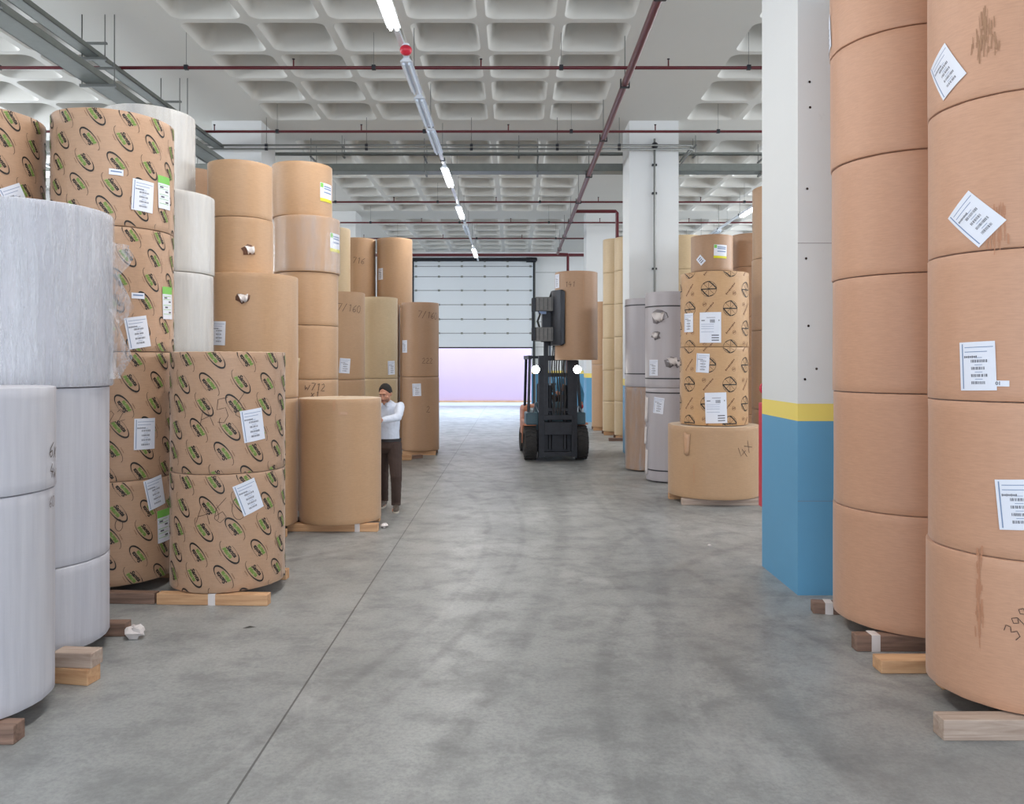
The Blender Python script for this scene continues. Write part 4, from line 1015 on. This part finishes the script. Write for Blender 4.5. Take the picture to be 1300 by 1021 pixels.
def build_man():
    root = empty('person', (-1.70, 10.6, 0)); tag(root, 'man in white shirt and brown trousers leaning on the lone tan roll', 'person')
    off = Vector((-1.70, 10.6, 0))
    def L(*p): return Vector(p)-off
    # joints
    hipL, hipR = L(-1.62, 10.62, .88), L(-1.80, 10.68, .88)
    kneeL, kneeR = L(-1.585, 10.56, .48), L(-1.80, 10.78, .48)
    ankL, ankR = L(-1.60, 10.66, .09), L(-1.82, 10.98, .09)
    pel, wst, chest, neck = L(-1.71, 10.64, .92), L(-1.715, 10.62, 1.06), L(-1.72, 10.57, 1.30), L(-1.73, 10.52, 1.47)
    shL, shR = L(-1.53, 10.55, 1.425), L(-1.915, 10.57, 1.415)
    elL, elR = L(-1.515, 10.25, 1.30), L(-2.12, 10.52, 1.18)
    wrL, wrR = L(-1.73, 10.09, 1.265), L(-2.04, 10.28, 1.235)
    headc = L(-1.705, 10.41, 1.595)
    rot, P = head_geo(root, headc, R(-17), R(22))
    b = MB(); S = 'skin'
    # body (continuous)
    b.tube([pel+Vector((0, 0, -.08)), pel, wst, chest, L(-1.725, 10.56, 1.38), neck], [.10, .125, .12, .14, .11, .06], S, 20, True, [(1.1, .85), (1.2, .85), (1.12, .8), (1.1, .75), (1.2, .7), (1, 1)])
    for h_, k_, a_ in ((hipL, kneeL, ankL), (hipR, kneeR, ankR)):
        limb(b, [h_+Vector((0, 0, .0)), (h_+k_)/2, k_, k_*.6+a_*.4, a_], [.085, .07, .052, .05, .036], S)
        limb(b, [a_, a_+Vector((0, -.05, -.045)), a_+Vector((-.01, -.15, -.06))], [.036, .036, .026], S)
    for s_, e_, w_ in ((shL, elL, wrL), (shR, elR, wrR)):
        limb(b, [s_+(neck-s_)*.4+Vector((0, 0, -.06)), s_+Vector((0, 0, -.02)), (s_+e_)/2, e_, e_*.6+w_*.4, w_], [.045, .045, .044, .038, .036, .025], S)
    jc = L(-2.14, 9.69, 1.25)
    for w_, sd in ((wrL, 1), (wrR, -1)):
        nn = (jc-w_); nn.z = 0; nn.normalize(); d = Vector((nn.y, -nn.x, 0))*( -1 if sd > 0 else 1)
        d = (d*.8+Vector((0, 0, .1))+nn*.25).normalized()
        hand_geo(b, w_, d, nn, S, sd, .15)
    limb(b, [neck+Vector((0, 0, -.05)), neck+Vector((0, -.03, .03)), P(0, .03, -.07)], [.06, .055, .055], S)
    b.ball(P(0, .015, .02), (.076, .095, .105), S, 22, 16, rot)
    b.ball(P(0, -.02, -.045), (.060, .072, .07), S, 18, 12, rot)
    b.ball(P(0, -.068, -.092), (.028, .022, .02), S, 12, 8, rot)
    b.tube([P(0, -.083, .02), P(0, -.100, -.01), P(0, -.110, -.03), P(0, -.090, -.040)], [.009, .011, .014, .010], S, 10)
    b.ball(P(0, -.078, .035), (.05, .016, .012), S, 12, 8, rot)
    for s in (-1, 1):
        b.ball(P(s*.078, .01, -.005), (.010, .018, .032), S, 10, 8, rot); b.ball(P(s*.045, -.06, -.025), (.022, .02, .02), S, 10, 8, rot)
    body = b.build('body', root); voxel(body, .0062, 3)
    # face details
    fm = MB()
    for s in (-1, 1):
        fm.ball(P(s*.030, -.079, .006), (.013, .009, .005), 'eye_white', 10, 8, rot); fm.ball(P(s*.030, -.0865, .004), (.005, .003, .004), 'hair', 8, 6, rot); fm.ball(P(s*.030, -.079, .013), (.016, .0115, .008), 'skin', 10, 8, rot)
    fm.build('eyes', root)
    fm = MB()
    for s in (-1, 1): fm.tube([P(s*.014, -.094, .030), P(s*.032, -.092, .032), P(s*.052, -.080, .025)], [.0035, .0042, .002], 'hair', 8)
    fm.build('eyebrows', root)
    fm = MB(); fm.tube([P(-.024, -.086, -.062), P(-.008, -.095, -.059), P(.008, -.095, -.059), P(.024, -.086, -.062)], [.002, .005, .005, .002], 'lips', 8); fm.tube([P(-.02, -.086, -.068), P(0, -.094, -.070), P(.02, -.086, -.068)], [.002, .005, .002], 'lips', 8); fm.build('mouth', root)
    # stubble: a thin shell over jaw and lip
    fm = MB(); vs = []; n, m = 20, 7
    for i in range(m+1):
        for k in range(n+1):
            a = R(-170+160*k/n); ph = R(92+78*i/m)
            p = Vector((.0605*math.sin(ph)*math.cos(a), .073*math.sin(ph)*math.sin(a), .0715*math.cos(ph))); q = P(0, -.02, -.045)+rot @ p; vs.append(q)
    fm.add(vs, [(i*(n+1)+k, (i+1)*(n+1)+k, (i+1)*(n+1)+k+1, i*(n+1)+k+1) for i in range(m) for k in range(n)], 'beard'); fm.build('beard', root)
    hm = MB(); n, m = 28, 12; vs = []
    for i in range(m+1):
        for k in range(n):
            t = 2*PI*k/n; front = max(0, -math.sin(t)); lim = R(108-60*front**1.3); ph = lim*i/m
            th_ = .008 if i < m else -.004
            w_ = 1+.02*math.sin(9*t+i)
            p = Vector(((.076+th_)*w_*math.sin(ph)*math.cos(t), (.095+th_)*w_*math.sin(ph)*math.sin(t), (.105+th_*1.6)*math.cos(ph))); vs.append(P(0, .015, .02)+rot @ p)
    hm.add(vs, [(i*n+k, (i+1)*n+k, (i+1)*n+(k+1) % n, i*n+(k+1) % n) for i in range(m) for k in range(n)], 'hair'); hm.build('hair', root)
    # shirt
    sh = MB(); K = 'shirt'
    sh.tube([L(-1.71, 10.64, .93), L(-1.712, 10.63, 1.0), wst+Vector((0, 0, .02)), L(-1.718, 10.60, 1.18), chest, L(-1.725, 10.56, 1.40), L(-1.728, 10.535, 1.462), L(-1.73, 10.525, 1.49)], [.142, .142, .145, .158, .168, .158, .105, .078], K, 24, True, [(1.15, .86), (1.15, .86), (1.12, .84), (1.1, .82), (1.12, .78), (1.2, .74), (1.15, .86), (1, 1)])
    for s_, e_, w_ in ((shL, elL, wrL), (shR, elR, wrR)):
        mid = (s_+e_)/2
        limb(sh, [s_+(neck-s_)*.45+Vector((0, 0, -.045)), s_+Vector((0, 0, -.008)), mid+Vector((0, 0, -.01)), e_+(e_-chest).normalized()*.006, e_*.5+w_*.5+Vector((0, 0, -.008)), w_*.93+e_*.07], [.055, .066, .060, .056, .050, .036], K)
    for s_ in (shL, shR):
        sh.ball(s_*.82+neck*.18+Vector((0, .005, -.038)), (.075, .065, .062), K, 14, 10); sh.ball(s_*.55+neck*.45+Vector((0, .01, -.05)), (.08, .07, .062), K, 14, 10)
    o = sh.build('shirt', root); voxel(o, .0085, 3)
    tx = bpy.data.textures.new('folds', 'CLOUDS'); tx.noise_scale = .07; dm = o.modifiers.new('d', 'DISPLACE'); dm.texture = tx; dm.strength = .016; dm.texture_coords = 'LOCAL'
    # collar and placket
    cm = MB()
    cm.tube([neck+Vector((.062*math.cos(t), -.012+.055*math.sin(t), .0+.012*math.sin(t))) for t in [R(-75+330*i/16) for i in range(17)]], .011, K, 8)
    for s in (-1, 1): cm.add([neck+Vector((s*.012, -.075, -.012)), neck+Vector((s*.055, -.06, .006)), neck+Vector((s*.066, -.085, -.05)), neck+Vector((s*.03, -.098, -.055))], [(0, 1, 2, 3)], K)
    q = cm.build('collar', root); s2 = q.modifiers.new('s', 'SOLIDIFY'); s2.thickness = .006
    tr = MB(); K = 'trousers'
    tr.tube([L(-1.71, 10.64, .975), L(-1.71, 10.64, .94), L(-1.71, 10.65, .88), L(-1.71, 10.66, .80)], [.150, .156, .166, .135], K, 22, True, [(1.12, .86), (1.12, .88), (1.12, .88), (1.15, .85)])
    for h_, k_, a_ in ((hipL, kneeL, ankL), (hipR, kneeR, ankR)):
        limb(tr, [h_+Vector((0, 0, .03)), (h_*.6+k_*.4), k_, (k_+a_)/2, a_+Vector((0, .0, .03)), a_+Vector((0, -.01, -.015))], [.102, .094, .078, .070, .064, .064], K)
    o = tr.build('trousers', root); voxel(o, .0085, 3)
    tx2 = bpy.data.textures.new('folds2', 'CLOUDS'); tx2.noise_scale = .09; dm = o.modifiers.new('d', 'DISPLACE'); dm.texture = tx2; dm.strength = .014; dm.texture_coords = 'LOCAL'
    bm_ = MB(); bm_.lathe([(.176, -.02), (.181, -.018), (.181, .018), (.176, .02)], 'belt', (0, 0, 0), 40, closed=True); o = bm_.build('belt', root, loc=L(-1.71, 10.64, .965)); o.scale = (1, .80, 1)
    for a_, yw in ((ankL, .12), (ankR, -.15)):
        sm_ = MB()
        rz = Matrix.Rotation(yw, 3, 'Z')
        def Q(x, y, z): return Vector((a_.x, a_.y, 0))+rz @ Vector((x, y, z))
        sm_.tube([Q(0, .055, .045), Q(0, .03, .055), Q(0, -.04, .055), Q(0, -.11, .042), Q(0, -.17, .034), Q(0, -.20, .03)], [.03, .042, .044, .042, .036, .018], 'shoe', 14, True, [(1, 1)]*6)
        o = sm_.build('shoe', root); voxel(o, .006, 2)
        s3 = MB(); n = 20; pts = []
        for k in range(n):
            t = 2*PI*k/n; pts.append((.046*math.cos(t)*(1-.12*(math.sin(t) > 0)), -.07+.142*math.sin(t)))
        vs = [Q(x, y, z) for z in (.001, .022) for x, y in pts]
        s3.add(vs, [tuple(range(n-1, -1, -1)), tuple(n+k for k in range(n))]+[(k, (k+1) % n, n+(k+1) % n, n+k) for k in range(n)], 'sole'); s3.build('shoe_sole', o)
build_man()
def build_driver():
    off = Vector((.98, 17.35, 1.10)); root = empty('person', off); tag(root, 'driver in blue jacket leaning out on the clamp truck seat', 'person')
    def L(*p): return Vector(p)-off
    pel, chest, neck = L(.95, 17.38, 1.20), L(1.12, 17.22, 1.50), L(1.21, 17.14, 1.68)
    shL, shR = L(1.36, 17.15, 1.58), L(1.00, 17.25, 1.62)
    elL, wrL = L(1.46, 17.08, 1.32), L(1.44, 16.88, 1.14); elR, wrR = L(.92, 17.02, 1.38), L(.92, 16.83, 1.38)
    b = MB(); S = 'skin'; hc = L(1.25, 17.06, 1.80); rot, P = head_geo(root, hc, R(6), R(4))
    limb(b, [pel, chest, neck], [.12, .14, .06], S, [(1.1, .8), (1.15, .75), (1, 1)], 18)
    for s_, e_, w_ in ((shL, elL, wrL), (shR, elR, wrR)): limb(b, [s_, e_, w_], [.048, .038, .026], S)
    hand_geo(b, wrL, (0, -.4, -.9), (-1, 0, 0), S, 1, .6); hand_geo(b, wrR, (0, -1, 0), (0, 0, -1), S, -1, .9)
    for s in (-1, 1): limb(b, [pel+Vector((s*.1, 0, 0)), pel+Vector((s*.12, -.42, .04)), pel+Vector((s*.12, -.62, -.34))], [.085, .06, .045], S)
    limb(b, [neck, P(0, .02, -.06)], [.056, .055], S); b.ball(P(0, .01, .015), (.076, .094, .105), S, 20, 14, rot); b.ball(P(0, -.02, -.05), (.058, .07, .066), S, 16, 12, rot)
    b.tube([P(0, -.083, .02), P(0, -.108, -.025), P(0, -.088, -.036)], [.009, .013, .01], S, 10)
    for s in (-1, 1): b.ball(P(s*.078, .01, -.005), (.01, .018, .032), S, 10, 8, rot)
    o = b.build('body', root); voxel(o, .007, 3)
    j = MB(); limb(j, [pel+Vector((0, 0, -.04)), pel+Vector((.03, -.04, .1)), chest, neck+Vector((0, 0, -.03))], [.15, .155, .168, .09], 'blue_cloth', [(1.1, .85), (1.1, .85), (1.2, .78), (1.1, 1)], 20)
    for s_, e_, w_ in ((shL, elL, wrL), (shR, elR, wrR)): limb(j, [s_*.8+neck*.2, s_, e_, w_*.92+e_*.08], [.07, .072, .06, .045], 'blue_cloth')
    o = j.build('jacket', root); voxel(o, .009, 2)
    j = MB(); 
    for s in (-1, 1): limb(j, [pel+Vector((s*.09, .02, -.01)), pel+Vector((s*.12, -.42, .05)), pel+Vector((s*.12, -.62, -.33))], [.11, .08, .065], 'trousers')
    o = j.build('trousers', root); voxel(o, .009, 2)
    j = MB(); j.ball(P(0, .02, .05), (.086, .10, .085), 'hair', 20, 12, rot); j.build('hair', root)
    j = MB()
    for s in (-1, 1): j.ball(P(s*.03, -.08, .008), (.012, .007, .006), 'hair', 8, 6, rot)
    j.tube([P(-.02, -.088, -.06), P(0, -.092, -.062), P(.02, -.088, -.06)], .004, 'lips', 6); j.build('face_features', root)
    j = MB(); j.ball(wrL+Vector((0, -.03, -.07)), (.035, .04, .05), 'red', 12, 8); j.build('glove', root)
build_driver()

# ------------------------------------------------------------------ light, camera
world = bpy.data.worlds.new('daylight'); bpy.context.scene.world = world; world.use_nodes = True
bg = world.node_tree.nodes['Background']; bg.inputs[0].default_value = (.70, .84, 1.0, 1); bg.inputs[1].default_value = 2.2
# area lamps added as daylight, one from an assumed open side behind the camera
def area(name, loc, rot, sx, sy, e, col):
    ld = bpy.data.lights.new(name, 'AREA'); ld.shape = 'RECTANGLE'; ld.size = sx; ld.size_y = sy; ld.energy = e; ld.color = col
    o = bpy.data.objects.new(name, ld); COL.objects.link(o); o.location = loc; o.rotation_euler = rot; return o
area('rear_daylight_fill', (-.8, -8.5, 3.4), (R(90), 0, 0), 24, 6, 850, (1, .995, .985))
area('window_fill_left', (XL-.4, 18.2, 5.4), (0, R(-90), 0), 2.2, 32, 2300, (.96, .98, 1))  # added lamp shining in through the invented left strip
area('window_fill_right', (XR+.4, 18.2, 5.4), (0, R(90), 0), 2.2, 32, 2300, (.96, .98, 1))  # added lamp behind the invented right strip
area('yard_sky_lamp', (-1.5, 38.6, 7.5), (0, 0, 0), 16, 2.6, 450, (.78, .88, 1))  # lamp added for more sky light down into the yard
area('horizon_sky_lamp', (-2, 46, 6.4), (R(-90), 0, 0), 22, 6, 9500, (.62, .80, 1))  # unseen lamp panel standing in for low blue sky beyond the door

cam = bpy.data.cameras.new('camera'); co = bpy.data.objects.new('camera', cam); COL.objects.link(co)
co.location = (0, 0, 2.0); co.rotation_euler = (R(90), 0, 0)
cam.sensor_width = 36; cam.sensor_fit = 'HORIZONTAL'; cam.lens = 36*1000/1300
cam.shift_x = -3/1300; cam.shift_y = -(510.5-461)/1300
cam.clip_end = 200
sc = bpy.context.scene; sc.camera = co
vs_ = sc.view_settings; vs_.view_transform = 'Standard'; vs_.look = 'None'; vs_.gamma = 1; vs_.exposure = -0.15; vs_.use_curve_mapping = False
